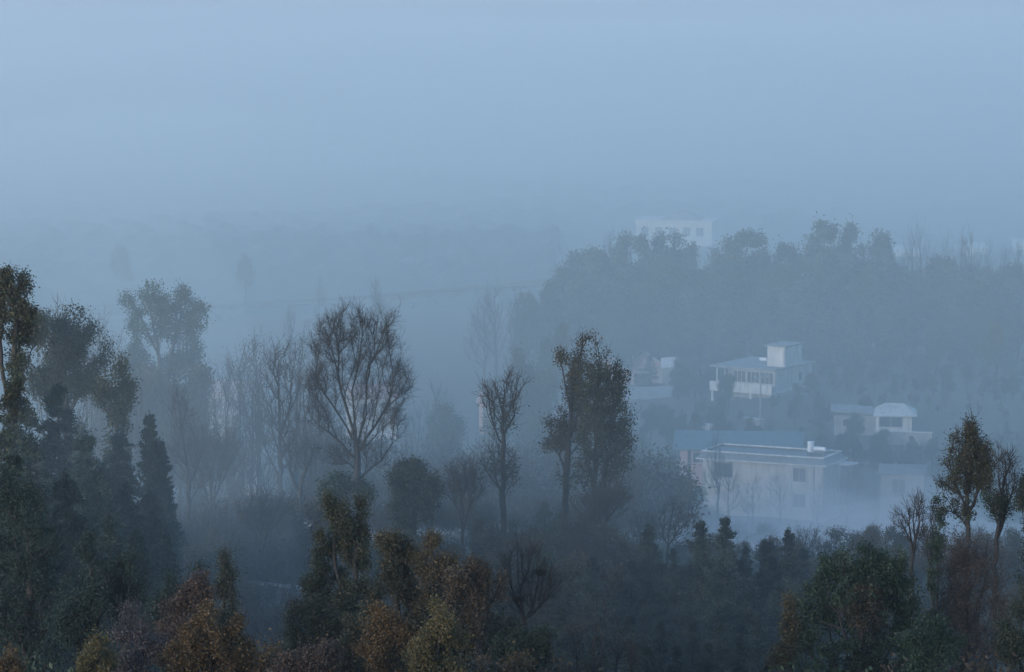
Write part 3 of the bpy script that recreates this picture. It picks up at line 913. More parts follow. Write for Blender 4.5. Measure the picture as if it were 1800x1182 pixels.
def make_mid_trees():
    D = 212
    hero('bare_tree', 'big bare tree with broad egg-shaped crown of fine twigs in the open middle', 'tree', D, 628,
         [(625, 640, 72, 95), (572, 610, 30, 62), (598, 575, 26, 40), (640, 570, 22, 36), (680, 580, 28, 45), (690, 650, 24, 55), (570, 690, 32, 40, 1.5), (660, 720, 38, 40, 1.3), (625, 780, 45, 35, .7), (598, 750, 40, 30, .6), (550, 670, 20, 40, 2), (702, 685, 20, 44, 2), (562, 735, 26, 28, 2.4), (692, 742, 26, 28, 2.4), (592, 800, 36, 22, 1.4), (658, 800, 32, 24, 1.4)],
         stems=[[(628, None), (628, 830), (626, 760), (618, 690)], [(627, 790), (640, 720), (650, 640)], [(627, 775), (600, 690), (585, 620)], [(626, 800), (680, 715), (700, 640)], [(627, 842), (670, 810), (712, 755)], [(627, 812), (592, 772), (550, 738)], [(626, 802), (662, 765), (695, 735)], [(627, 785), (580, 705), (545, 650)], [(627, 825), (600, 806), (568, 790)]],
         seed=1, n=900, bf=.42, kup=.8, base=.21, tip=.007, twig=dict(TB, per=6.0, length=.8, r=.0065, up=.3))
    hero('bare_tree', 'slim bare tree with forked top and a clump of dark leaves low on its stem', 'tree', 205, 886,
         [(862, 700, 18, 38), (890, 700, 34, 44), (905, 680, 22, 34), (880, 740, 26, 30), (885, 820, 38, 34, 1.2), (870, 810, 26, 30)],
         stems=[[(886, None), (884, 800), (884, 730), (886, 675)], [(882, 790), (864, 735), (856, 680)], [(886, 760), (915, 715)]],
         seed=2, n=260, bf=.45, kup=1.2, base=.17, leaf='olive', lpc=9, lsp=.26, lsize=(.065, .042), twig=dict(TB, per=2.6, length=.65), gap=.3,
         leaf_lobes=[(884, 738, 26, 40), (885, 820, 56, 48)])
    hero('tall_tree', 'tall narrow tree with brownish leafy crown and low side branch, paired with a darker one', 'tree', 210, 992,
         [(1008, 630, 22, 42), (1000, 690, 18, 40, .6), (1018, 700, 24, 40, .5), (965, 770, 20, 20, .8), (975, 740, 16, 20, .5), (1022, 610, 16, 24), (1000, 770, 22, 44, .5), (998, 840, 20, 40, .3), (1020, 740, 20, 50, .6)],
         stems=[[(992, None), (994, 850), (1000, 760), (1008, 660)], [(995, 800), (970, 765)], [(998, 780), (1028, 700)]],
         seed=3, n=420, spread=1.3, frac=3, bf=.35, kup=1.0, base=.2, leaf='mixed', lpc=16, lsp=.2, lsize=(.07, .045), twig=dict(TB, per=1.4, length=.6), grad=.15, gap=.28)
    hero('tall_tree', 'darker tall leafy tree of the pair, ragged crown reaching low beside the misty house', 'tree', 207, 1042,
         [(1050, 690, 34, 60), (1072, 680, 28, 34), (1052, 625, 16, 28, .25), (1075, 740, 34, 40), (1050, 770, 36, 45), (1085, 810, 24, 26), (1040, 820, 30, 30, .7), (1092, 660, 12, 26), (1060, 860, 34, 34, .35), (1098, 780, 14, 30)],
         stems=[[(1042, None), (1044, 850), (1048, 760), (1052, 650), (1052, 615)], [(1048, None), (1060, 860), (1072, 780), (1078, 700)]],
         seed=4, n=700, spread=1.25, frac=0, bf=.3, kup=.9, base=.22, leaf='olive', lpc=15, lsp=.2, lsize=(.075, .048), twig=dict(TB, per=1.4, length=.6), grad=.05, gap=.28)
    hero('bare_tree', 'low spreading bare tree with thin fanned branches at the tall leafy pair\'s foot', 'tree', 203, 1055,
         [(1075, 880, 36, 30), (1040, 890, 40, 26), (1095, 870, 16, 22)], stems=[[(1055, None), (1055, 925)], [(1055, 935), (1078, 900)], [(1055, 935), (1030, 895)]],
         seed=5, n=160, bf=.6, kup=1.1, base=.1, tip=.008, twig=dict(TB, per=3.5, length=.7, up=.3))
    hero('evergreen_tree', 'dark rounded bushy tree with thin twig spike on top beside the big bare tree', 'tree', 200, 728,
         [(722, 850, 36, 32), (700, 860, 26, 28), (752, 862, 26, 30), (735, 835, 26, 22), (716, 822, 16, 18), (728, 805, 8, 18, .4), (745, 895, 30, 26), (705, 895, 28, 26)],
         seed=6, n=360, bf=.25, kup=.7, base=.18, leaf='olive', lpc=34, lsp=.2, lsize=(.07, .045), twig=dict(TB, per=.5, length=.7), grad=0)
    hero('bare_tree', 'small many-stemmed bare tree with fine upright twigs beside the dark bushy tree', 'tree', 206, 815,
         [(810, 840, 32, 36), (835, 850, 22, 30), (790, 850, 18, 30)], stems=[[(815, None), (812, 880)], [(814, 925), (795, 870)], [(816, 925), (835, 870)]],
         seed=7, n=170, bf=.6, kup=1.4, base=.09, tip=.008, twig=dict(TB, per=3.0, length=.7), leaf='brown', lpc=2, lsp=.3, lsize=(.06, .04))
    hero('leafy_bush', 'green leafy bush wrapped round the foot of the big bare tree', 'bush', 208, 600,
         [(605, 850, 34, 26), (575, 870, 20, 22), (640, 862, 22, 22), (590, 890, 30, 26)],
         seed=8, n=240, bf=.2, kup=.5, base=.1, leaf='green', lpc=30, lsp=.22, lsize=(.08, .05), grad=0)
    # --- tall trees at the near edge, darkened
    hero('tall_tree', 'tall dark tree with thin brown-leaved top standing at the edge above the leafy slope', 'tree', 188, 22,
         [(36, 500, 28, 26), (10, 500, 16, 30), (45, 545, 26, 30), (15, 560, 24, 40), (38, 600, 34, 34, .7), (25, 640, 34, 30, .5)],
         stems=[[(22, None), (24, 700), (26, 600), (34, 500)], [(22, 760), (2, 640), (4, 520)]],
         seed=9, n=420, spread=1.2, frac=3, bf=.3, kup=.9, base=.22, leaf='olive', lpc=30, lsp=.2, lsize=(.065, .042), twig=dict(TB, per=.8, length=.5), grad=.12, gap=.12)
    hero('broad_tree', 'broad dark tree with stepped leafy outline sloping down to its lower branches', 'tree', 192, 118,
         [(118, 575, 36, 34), (85, 590, 34, 40), (150, 610, 36, 34), (175, 625, 22, 24), (120, 640, 50, 40), (190, 600, 9, 9), (75, 650, 40, 40), (150, 680, 46, 30, .8), (128, 548, 14, 14), (100, 700, 50, 34, .7)],
         stems=[[(118, None), (118, 760), (112, 680), (115, 600)], [(116, 740), (150, 670), (165, 620)]],
         seed=10, n=760, spread=1.25, frac=3, bf=.28, kup=.8, base=.26, leaf='olive', lpc=34, lsp=.22, lsize=(.065, .042), twig=dict(TB, per=.5, length=.5), grad=-.05, gap=.12)
    hero('slender_tree', 'smaller dark leafy tree with pointed top below the broad stepped tree', 'tree', 186, 205,
         [(210, 655, 16, 26), (222, 680, 16, 22), (210, 705, 24, 26), (190, 690, 20, 26), (205, 735, 26, 20, .6)],
         stems=[[(200, None), (203, 780), (208, 690)], [(200, 830), (215, 760), (225, 700)]],
         seed=11, n=260, bf=.3, kup=.9, base=.14, leaf='olive', lpc=36, lsp=.18, lsize=(.065, .042), grad=0, gap=.1)
    hero('rounded_tree', 'hazy tall tree with two rounded leafy tops rising behind the dark broad tree', 'tree', 325, 283,
         [(262, 520, 30, 30), (240, 530, 26, 26), (282, 560, 40, 40), (318, 530, 26, 34), (345, 560, 22, 30), (300, 590, 50, 34), (240, 575, 32, 30), (355, 540, 10, 16), (300, 640, 60, 44, .9), (250, 640, 40, 44, .9), (345, 620, 34, 44, .9), (290, 700, 60, 40, .5)],
         stems=[[(283, None), (284, 700), (278, 610), (262, 540)], [(286, 700), (300, 620), (320, 550)]],
         seed=12, n=760, bf=.28, kup=.8, base=.3, tip=.018, leaf='green', lpc=30, lsp=.28, lsize=(.095, .062), twig=dict(TB, per=.8, length=.8, r=.014), grad=0)
    hero('bare_tree', 'thin leaning bare tree with forked dark stem behind the dark spires', 'tree', 214, 336,
         [(318, 720, 26, 40), (330, 770, 34, 40), (345, 830, 36, 36), (310, 800, 30, 40)], stems=[[(336, None), (328, 820), (316, 730), (310, 680)], [(322, 760), (330, 700)]],
         seed=13, n=200, bf=.4, kup=1.0, base=.13, twig=dict(TB, per=2.2, length=.9))
    hero('bare_tree', 'wide fan of fine bare branches growing from one foot behind the dark spires', 'tree', 222, 370,
         [(372, 790, 44, 44), (345, 790, 26, 40), (400, 800, 30, 44), (375, 830, 40, 40)], stems=[[(370, None), (372, 860)], [(370, 900), (345, 800)], [(371, 890), (400, 800)]],
         seed=14, n=260, bf=.6, kup=1.3, base=.14, tip=.01, twig=dict(TB, per=3.0, length=.9))
    hero('bare_tree', 'tall hazy bare tree with fine spreading crown between dark spires and the big bare tree', 'tree', 262, 492,
         [(490, 700, 46, 60), (490, 640, 34, 44), (468, 760, 40, 40), (515, 760, 34, 40)], stems=[[(492, None), (492, 800), (490, 680)], [(492, 800), (470, 730)], [(492, 780), (512, 700)]],
         seed=15, n=320, bf=.45, kup=1.3, base=.2, tip=.014, twig=dict(TB, per=2.6, length=1.1, r=.013))
    hero('bare_tree', 'crooked bare tree with thick bent trunk in mist left of the big bare tree', 'tree', 246, 525,
         [(512, 800, 26, 30), (545, 800, 26, 30), (530, 780, 26, 24)], stems=[[(526, None), (527, 868), (515, 845), (505, 810)], [(522, 858), (545, 810)]],
         seed=16, n=120, bf=.5, kup=1.0, base=.17, tip=.012, twig=dict(TB, per=2.2, length=.8))
    hero('bare_tree', 'round-topped bare tree on dark slope with short forking trunk above the garden wall', 'tree', 196, 460,
         [(460, 890, 46, 24), (440, 905, 28, 26), (485, 900, 30, 28), (462, 915, 40, 20)], stems=[[(459, None), (459, 945), (458, 915)], [(459, 955), (440, 915)], [(459, 955), (484, 910)]],
         seed=17, n=220, bf=.5, kup=.9, base=.13, tip=.009, twig=dict(TB, per=2.4, length=.7), leaf='scrub', lpc=3, lsp=.25, lsize=(.06, .035))
    hero('bare_tree', 'young bare tree with loose upright twigs between conifers and the cream house mist', 'tree', 205, 1172,
         [(1185, 910, 20, 34), (1165, 925, 18, 26), (1210, 920, 20, 26)], stems=[[(1172, None), (1175, 940), (1185, 890)], [(1172, 965), (1160, 915)], [(1174, 960), (1212, 905)]],
         seed=18, n=90, bf=.5, kup=1.3, base=.07, tip=.008, twig=dict(TB, per=2.2, length=.6))


make_mid_trees()


def make_near_trees():
    # dark evergreen mass of the near slope, bottom corner
    hero('evergreen_tree', 'big soft dark-green evergreen filling the corner below the tall edge tree', 'tree', 138, 40,
         [(40, 900, 70, 60), (0, 880, 50, 60), (80, 960, 60, 50), (30, 1000, 80, 60), (60, 860, 26, 26), (-20, 1000, 60, 80), (40, 1080, 90, 70), (110, 1040, 60, 60), (45, 1175, 100, 60)],
         seed=20, n=800, frac=4, gap=.08, bf=.2, kup=.5, base=.3, leaf='dark', lpc=36, lsp=.17, lsize=(.06, .022), grad=.05, hollow=.35, leafup=.8)
    hero('evergreen_tree', 'dark-green evergreen with small pointed tip above its soft rounded shoulders', 'tree', 134, 170,
         [(160, 965, 22, 30), (155, 935, 9, 18), (185, 1010, 46, 36), (220, 990, 26, 26), (150, 1050, 50, 50), (215, 1060, 50, 50), (245, 1040, 24, 34), (170, 1120, 60, 50), (120, 1090, 50, 50)],
         seed=21, n=720, frac=4, gap=.08, bf=.2, kup=.5, base=.25, leaf='dark', lpc=36, lsp=.16, lsize=(.058, .022), grad=.05, hollow=.35, leafup=.8)
    hero('evergreen_tree', 'small dark evergreen tucked behind the copper-brown tree', 'tree', 132, 300,
         [(312, 1008, 16, 14), (300, 1030, 20, 20), (285, 1055, 24, 26), (290, 1090, 34, 34), (262, 1080, 30, 34), (345, 1000, 10, 9)],
         seed=22, n=320, frac=4, gap=.08, bf=.2, kup=.5, base=.14, leaf='dark', lpc=32, lsp=.14, lsize=(.055, .022), grad=.05, leafup=.8)
    D = 120
    hero('autumn_tree', 'rusty brown tree top rising behind the bright copper tree', 'tree', 127, 345,
         [(345, 1025, 26, 26), (335, 1060, 32, 30), (365, 1050, 26, 24), (310, 1070, 18, 24), (330, 1110, 44, 34), (300, 1120, 24, 30)],
         seed=23, n=340, spread=1.32, gap=.08, bf=.25, kup=.9, base=.13, leaf='redbrown', lpc=34, lsp=.14, lsize=(.05, .033), grad=.1)
    hero('autumn_tree', 'bright copper-orange tree with dense pointed crown and smaller lobe beside it', 'tree', 116, 362,
         [(362, 1085, 30, 30), (345, 1115, 36, 34), (385, 1120, 34, 34), (415, 1105, 14, 26), (365, 1150, 60, 40), (320, 1160, 34, 34), (420, 1150, 26, 34), (360, 1210, 80, 50)],
         seed=24, n=620, spread=1.32, gap=.08, bf=.25, kup=.9, base=.15, leaf='orange', lpc=44, lsp=.12, lsize=(.046, .031), grad=.15)
    hero('thin_tree', 'thin sparse-leaved tree with upright dark stem between copper tree and garden wall', 'tree', 130, 393,
         [(395, 990, 10, 26), (402, 1020, 18, 28), (405, 1055, 18, 28), (388, 1040, 14, 26), (398, 1090, 22, 26)],
         stems=[[(392, None), (392, 1080), (394, 975)]],
         seed=25, n=200, bf=.3, kup=.8, base=.09, leaf='olive', lpc=16, lsp=.13, lsize=(.045, .03), twig=dict(TB, per=.8, length=.4, r=.008), grad=.1)
    hero('purple_tree', 'sparse purplish-grey leaved tree against the dark evergreens', 'tree', 122, 240,
         [(238, 1080, 24, 26), (215, 1110, 28, 28), (255, 1115, 24, 30), (230, 1150, 44, 36), (280, 1130, 20, 36), (225, 1200, 60, 40)],
         seed=26, n=340, spread=1.2, gap=.08, bf=.3, kup=.9, base=.1, leaf='purple', lpc=20, lsp=.14, lsize=(.042, .03), twig=dict(TB, per=.7, length=.4, r=.008), grad=.1)
    hero('small_tree', 'yellow-green pointed tree top at the bottom edge before the dark evergreens', 'tree', 114, 172,
         [(172, 1130, 17, 18), (160, 1155, 22, 22), (185, 1165, 24, 24), (145, 1165, 10, 14), (170, 1200, 44, 36)],
         seed=27, n=240, spread=1.2, gap=.08, bf=.25, kup=.8, base=.09, leaf='yellow', lpc=40, lsp=.1, lsize=(.042, .028), grad=.2)
    hero('small_tree', 'small golden tree top poking up in the bottom corner', 'tree', 113, 18,
         [(22, 1152, 12, 14), (10, 1172, 20, 18), (32, 1178, 18, 18), (15, 1205, 40, 30)],
         seed=28, n=200, spread=1.2, gap=.08, bf=.25, kup=.8, base=.08, leaf='orange', lpc=40, lsp=.1, lsize=(.042, .028), grad=.2)
    # --- centre group
    hero('twin_topped_tree', 'tall dark olive tree with two flat-topped columns of leaves and lower side crown', 'tree', 140, 618,
         [(586, 890, 21, 26), (630, 890, 23, 30), (590, 915, 22, 30), (632, 935, 22, 40), (608, 905, 24, 30), (610, 960, 30, 40), (568, 965, 24, 40), (550, 1010, 24, 34), (590, 1010, 34, 40), (620, 1020, 34, 44), (570, 1060, 40, 34), (625, 1080, 34, 36), (640, 985, 16, 40)],
         stems=[[(620, None), (622, 1060), (628, 960), (628, 900)], [(618, 1090), (590, 1000), (582, 920)], [(618, 1060), (560, 1010)]],
         seed=29, n=760, spread=1.08, gap=.1, frac=3, bf=.28, kup=.9, base=.17, leaf='olive', lpc=34, lsp=.13, lsize=(.05, .034), grad=.22, twig=dict(TB, per=.3, length=.35, r=.008))
    hero('round_topped_tree', 'dark tree with rounded olive-brown top next to the twin-topped tree', 'tree', 136, 700,
         [(697, 962, 30, 26), (680, 990, 26, 32), (715, 990, 26, 30), (698, 1025, 40, 34), (675, 1050, 30, 30), (720, 1060, 30, 34)],
         seed=30, n=420, spread=1.32, gap=.08, bf=.28, kup=.9, base=.15, leaf='mixed', lpc=34, lsp=.13, lsize=(.05, .034), grad=.1)
    hero('autumn_tree', 'slim tree with reddish-brown top and bare forked stem between olive crowns', 'tree', 135, 752,
         [(765, 965, 19, 24), (755, 995, 22, 24), (776, 1000, 20, 24), (765, 1035, 28, 26, .8), (745, 1065, 24, 22, .5)],
         stems=[[(752, None), (754, 1085), (762, 980)], [(753, 1090), (778, 1010)]],
         seed=31, n=300, spread=1.32, gap=.08, bf=.3, kup=.9, base=.12, leaf='mixed', lpc=28, lsp=.13, lsize=(.05, .034), grad=.4, twig=dict(TB, per=.5, length=.4, r=.008))
    hero('autumn_tree', 'dark brown tree with broad russet crown beside the bare tree holding nests', 'tree', 133, 832,
         [(845, 1000, 18, 26), (815, 1005, 28, 24), (862, 1030, 26, 30), (825, 1045, 40, 34), (800, 1030, 22, 30), (855, 1075, 36, 36), (820, 1090, 44, 36)],
         seed=32, n=520, spread=1.32, gap=.08, bf=.27, kup=.9, base=.16, leaf='brown', lpc=34, lsp=.13, lsize=(.05, .034), grad=.25)
    hero('autumn_tree', 'orange-gold bushy crown in the middle of the bottom row', 'tree', 117, 690,
         [(690, 1085, 34, 24), (672, 1115, 30, 30), (712, 1110, 30, 32), (690, 1150, 46, 40), (645, 1140, 24, 30), (690, 1210, 70, 40)],
         seed=33, n=480, spread=1.32, gap=.08, bf=.25, kup=.9, base=.13, leaf='orange', lpc=38, lsp=.12, lsize=(.046, .031), grad=.12)
    hero('autumn_tree', 'yellow-green crown with amber flecks at the bottom edge beside the orange-gold crown', 'tree', 115, 775,
         [(768, 1085, 22, 20), (775, 1110, 34, 28), (750, 1130, 26, 30), (800, 1130, 28, 32), (775, 1160, 56, 36), (735, 1165, 20, 26), (780, 1215, 80, 40)],
         seed=34, n=520, spread=1.32, gap=.08, bf=.25, kup=.9, base=.13, leaf='yellow', lpc=38, lsp=.12, lsize=(.045, .031), grad=.2)
    hero('autumn_tree', 'brownish round bush crown left of the orange-gold crown', 'tree', 121, 622,
         [(625, 1090, 26, 20), (612, 1120, 30, 28), (640, 1120, 26, 28), (610, 1160, 48, 34), (620, 1210, 60, 40)],
         seed=35, n=340, spread=1.32, gap=.08, bf=.25, kup=.9, base=.11, leaf='mixed', lpc=36, lsp=.12, lsize=(.045, .031), grad=.12)
    hero('low_bush', 'low reddish bush along the bottom edge right of the copper tree', 'bush', 113, 545,
         [(560, 1150, 30, 20), (530, 1162, 30, 18), (585, 1160, 26, 22), (500, 1172, 26, 14), (550, 1195, 70, 34)],
         seed=36, n=340, spread=1.32, gap=.08, bf=.25, kup=.7, base=.09, leaf='redbrown', lpc=34, lsp=.12, lsize=(.044, .03), grad=.12)
    hero('sparse_tree', 'dark open-crowned tree with slanting branches beneath the twin-topped tree', 'tree', 137, 578,
         [(530, 1075, 30, 24), (560, 1095, 34, 26), (515, 1110, 26, 26), (590, 1090, 28, 26), (550, 1130, 44, 26)],
         stems=[[(592, None), (585, 1140), (555, 1100), (520, 1075)], [(588, 1150), (600, 1090)]],
         seed=37, n=280, spread=1.32, gap=.08, bf=.35, kup=.6, base=.1, leaf='olive', lpc=20, lsp=.14, lsize=(.048, .032), twig=dict(TB, per=.8, length=.45, r=.008), grad=0)
    hero('evergreen_bush', 'dark round bush under the bare tree with nests', 'bush', 124, 915,
         [(915, 1130, 36, 26), (890, 1140, 30, 30), (945, 1145, 28, 28), (910, 1170, 56, 30), (925, 1215, 70, 36)],
         seed=38, n=420, spread=1.32, gap=.08, bf=.22, kup=.6, base=.1, leaf='olive', lpc=36, lsp=.13, lsize=(.046, .03), grad=-.1)
    # --- the bare tree with two nests
    hero('bare_tree', 'bare dark tree with upswept limbs carrying two birds\' nests', 'tree', 139, 926,
         [(912, 985, 22, 34), (945, 985, 18, 34), (888, 1000, 16, 32), (972, 1020, 22, 26), (955, 1045, 28, 28), (925, 1040, 26, 34), (895, 1050, 14, 26)],
         stems=[[(926, None), (926, 1120), (916, 1060), (910, 980)], [(925, 1105), (898, 1030), (882, 985)], [(927, 1095), (946, 1020), (950, 965)], [(927, 1090), (962, 1050), (985, 1025)]],
         seed=39, n=260, bf=.5, kup=1.4, base=.11, tip=.009, twig=dict(TB, per=2.0, length=.5, r=.008, rmax=.035))
    for lab, px, py, rr in (('upper dark twig nest on the outer limb of the bare tree', 950, 1006, .23), ('lower dark twig nest in the main fork of the bare tree', 911, 1053, .21)):
        g = np.random.default_rng(int(px))
        n = 420
        d = unit(g.normal(size=(n, 3))); d[:, 2] = -np.abs(d[:, 2]) * .75
        c = d * rr * g.uniform(.55, 1.0, (n, 1))
        t = unit(np.cross(d, np.array([0, 0, 1.0])) + g.normal(size=(n, 3)) * .35)
        one = np.ones(n)
        V, Q = tubes(c - t * .09, c + t * .09, one * .007, one * .005, t, t, 3)
        p = P(px, py, 139)
        o = link('bird_nest', quad_mesh('bird_nest', V, Q, M['nest']), None, (p[0], p[1], p[2] + .06))
        tag(o, lab, 'nest', 'nests in the bare tree')
    # --- right-hand group
    hero('evergreen_tree', 'dense dark glossy evergreen with round crown in front of the low mist', 'tree', 136, 1510,
         [(1512, 985, 40, 34), (1465, 1000, 38, 28), (1560, 990, 38, 32), (1425, 1060, 30, 40), (1405, 1110, 36, 44), (1590, 1060, 34, 44), (1600, 1110, 34, 44), (1525, 965, 18, 14), (1510, 1030, 70, 40), (1455, 1035, 30, 34), (1572, 1030, 24, 36), (1580, 1000, 14, 24), (1530, 1080, 70, 40, .9), (1450, 1085, 40, 36, .8), (1480, 1140, 60, 40), (1560, 1140, 60, 40), (1520, 1200, 110, 50)],
         seed=40, n=1000, spread=1.12, frac=0, gap=.04, bf=.22, kup=.6, base=.2, leaf='green', lpc=27, lsp=.13, lsize=(.06, .038), grad=0)
    hero('autumn_tree', 'brownish leafy tree mixed into the front of the dense dark evergreen', 'tree', 135.2, 1518,
         [(1515, 1050, 40, 22), (1500, 1070, 34, 22), (1545, 1068, 30, 24), (1520, 1110, 40, 30, .6)],
         seed=41, n=200, bf=.25, kup=.7, base=.1, leaf='brown', lpc=20, lsp=.13, lsize=(.048, .032), grad=0)
    hero('small_tree', 'slender yellow-brown leaved tree at the shaded edge of the dense evergreen', 'tree', 131, 1390,
         [(1388, 1058, 13, 18), (1386, 1085, 16, 22), (1392, 1115, 20, 26), (1382, 1150, 26, 30)],
         seed=42, n=220, spread=1.2, gap=.08, bf=.25, kup=.8, base=.08, leaf='mixed', lpc=26, lsp=.12, lsize=(.046, .03), grad=.2)
    hero('bare_tree', 'bare tree with angular forked branches rising from the dark evergreen shoulder', 'tree', 150, 1604,
         [(1595, 900, 22, 34), (1612, 895, 20, 34), (1580, 920, 16, 26), (1620, 930, 18, 30)], stems=[[(1604, None), (1604, 980), (1598, 900), (1585, 868)], [(1604, 985), (1616, 920), (1613, 862)]],
         seed=43, n=110, bf=.5, kup=1.3, base=.085, tip=.008, twig=dict(TB, per=1.6, length=.5, r=.009))
    hero('bare_tree', 'thin bare tree beside the tall golden-edged tree', 'tree', 148, 1637,
         [(1638, 930, 14, 34), (1648, 910, 12, 34), (1630, 960, 14, 26)], stems=[[(1637, None), (1636, 1000), (1640, 930), (1648, 885)]],
         seed=44, n=70, bf=.5, kup=1.2, base=.07, tip=.008, twig=dict(TB, per=1.5, length=.5, r=.009))
    hero('tall_tree', 'tall open-crowned tree with brownish-gold leaves towards its pointed top', 'tree', 146, 1702,
         [(1698, 755, 15, 26), (1692, 790, 28, 30), (1672, 830, 22, 36), (1715, 810, 28, 34), (1735, 800, 18, 26), (1665, 850, 18, 24), (1705, 850, 34, 34, .8), (1660, 890, 12, 12), (1735, 845, 18, 28), (1690, 890, 26, 26, .5)],
         stems=[[(1702, None), (1702, 930), (1698, 850), (1698, 760)], [(1702, 900), (1678, 850), (1668, 810)], [(1702, 905), (1730, 840), (1738, 800)]],
         seed=45, n=560, spread=1.28, frac=4, bf=.32, kup=.8, base=.1, leaf='olive', lpc=14, lsp=.13, lsize=(.055, .036), twig=dict(TB, per=1.2, length=.45, r=.009), grad=.3, gap=.22)
    hero('bare_tree', 'bare tree with few leaf clumps low in its crown behind the golden-edged tree', 'tree', 150, 1752,
         [(1765, 810, 20, 36), (1775, 850, 22, 34), (1748, 880, 20, 24), (1762, 900, 20, 22)], stems=[[(1750, None), (1751, 950), (1762, 870), (1768, 790)], [(1751, 950), (1784, 850)]],
         seed=46, n=170, bf=.45, kup=1.2, base=.1, tip=.009, leaf='olive', lpc=18, lsp=.13, lsize=(.055, .036), twig=dict(TB, per=1.5, length=.5, r=.009), leaf_lobes=[(1748, 885, 24, 28), (1770, 895, 16, 18)])
    hero('leafy_tree', 'leafy green side crown cut by the picture edge next to the bare clumped tree', 'tree', 147, 1812,
         [(1802, 850, 16, 20), (1800, 880, 14, 16), (1825, 870, 22, 40), (1822, 930, 26, 40)],
         seed=47, n=200, bf=.25, kup=.8, base=.11, leaf='olive', lpc=30, lsp=.13, lsize=(.055, .036), grad=.1)
    hero('leafy_clump_tree', 'small leafy clump on a thin stem beside the tall golden-edged tree', 'tree', 146, 1652,
         [(1638, 886, 8, 9), (1655, 900, 10, 14), (1652, 880, 6, 8)], stems=[[(1650, None), (1648, 960), (1640, 890)], [(1648, 970), (1656, 905)]],
         seed=48, n=60, bf=.3, kup=.8, base=.05, leaf='green', lpc=40, lsp=.1, lsize=(.055, .036), grad=0)
    hero('red_tree', 'tall sparse reddish-brown tree with fine upright twigs under the golden-edged tree', 'tree', 138, 1700,
         [(1690, 970, 36, 46), (1675, 1020, 30, 46), (1715, 1000, 36, 50), (1740, 990, 26, 46), (1700, 1070, 56, 50), (1760, 1060, 30, 50), (1700, 1140, 70, 50), (1655, 1090, 20, 40)],
         stems=[[(1700, None), (1700, 1090), (1692, 960)], [(1700, 1120), (1735, 1010)], [(1699, 1130), (1670, 1020)]],
         seed=49, n=460, bf=.45, kup=1.3, base=.12, tip=.008, leaf='redbrown', lpc=14, lsp=.2, lsize=(.045, .03), frac=0, gap=.1, twig=dict(TB, per=1.8, length=.5, r=.008), grad=.1)
    hero('evergreen_bush', 'low dark-green bush between the dense evergreen and the reddish tree', 'bush', 127, 1640,
         [(1640, 1100, 34, 26), (1615, 1120, 34, 30), (1665, 1130, 30, 30), (1640, 1160, 56, 40), (1640, 1210, 90, 40)],
         seed=50, n=420, spread=1.2, gap=.08, bf=.22, kup=.6, base=.1, leaf='green', lpc=34, lsp=.13, lsize=(.05, .032), grad=0)
    hero('leafy_tree', 'dark leafy tree cut by the picture edge beside the reddish tree', 'tree', 128, 1800,
         [(1795, 1070, 24, 34), (1780, 1110, 26, 34), (1810, 1130, 40, 50), (1775, 1160, 34, 36), (1790, 1210, 60, 40)],
         seed=51, n=320, spread=1.2, gap=.08, bf=.25, kup=.7, base=.1, leaf='olive', lpc=30, lsp=.13, lsize=(.046, .031), grad=.1)
    for i, (px, top, lab) in enumerate(((1050, 1030, 'tallest of the thin bare saplings standing before the shaded conifers'), (1015, 1070, 'short forked bare sapling near the bush under the nest tree'), (1088, 1085, 'leaning bare sapling before the shaded conifers'), (1112, 1130, 'low bare stub of a sapling at the bottom edge before the conifers'))):
        w_ = (24, 22, 18, 8)[i]; hh = 1182 - top
        hero('bare_sapling', lab, 'sapling', 124 + i * 2, px - 6 + 4 * i,
             [(px, top + hh * .35, w_, hh * .33), (px - w_ * .6, top + hh * .6, w_ * .8, hh * .3), (px + w_ * .6, top + hh * .65, w_ * .8, hh * .3)],
             stems=[[(px - 6 + 4 * i, None), (px - 3, top + hh * .6), (px, top)]], seed=60 + i, group='bare saplings before the conifers',
             n=60, bf=.5, kup=1.3, base=.055, tip=.007, twig=dict(TB, per=1.2, length=.4, r=.007), leaf='brown', lpc=1.2, lsp=.2, lsize=(.04, .03))


make_near_trees()


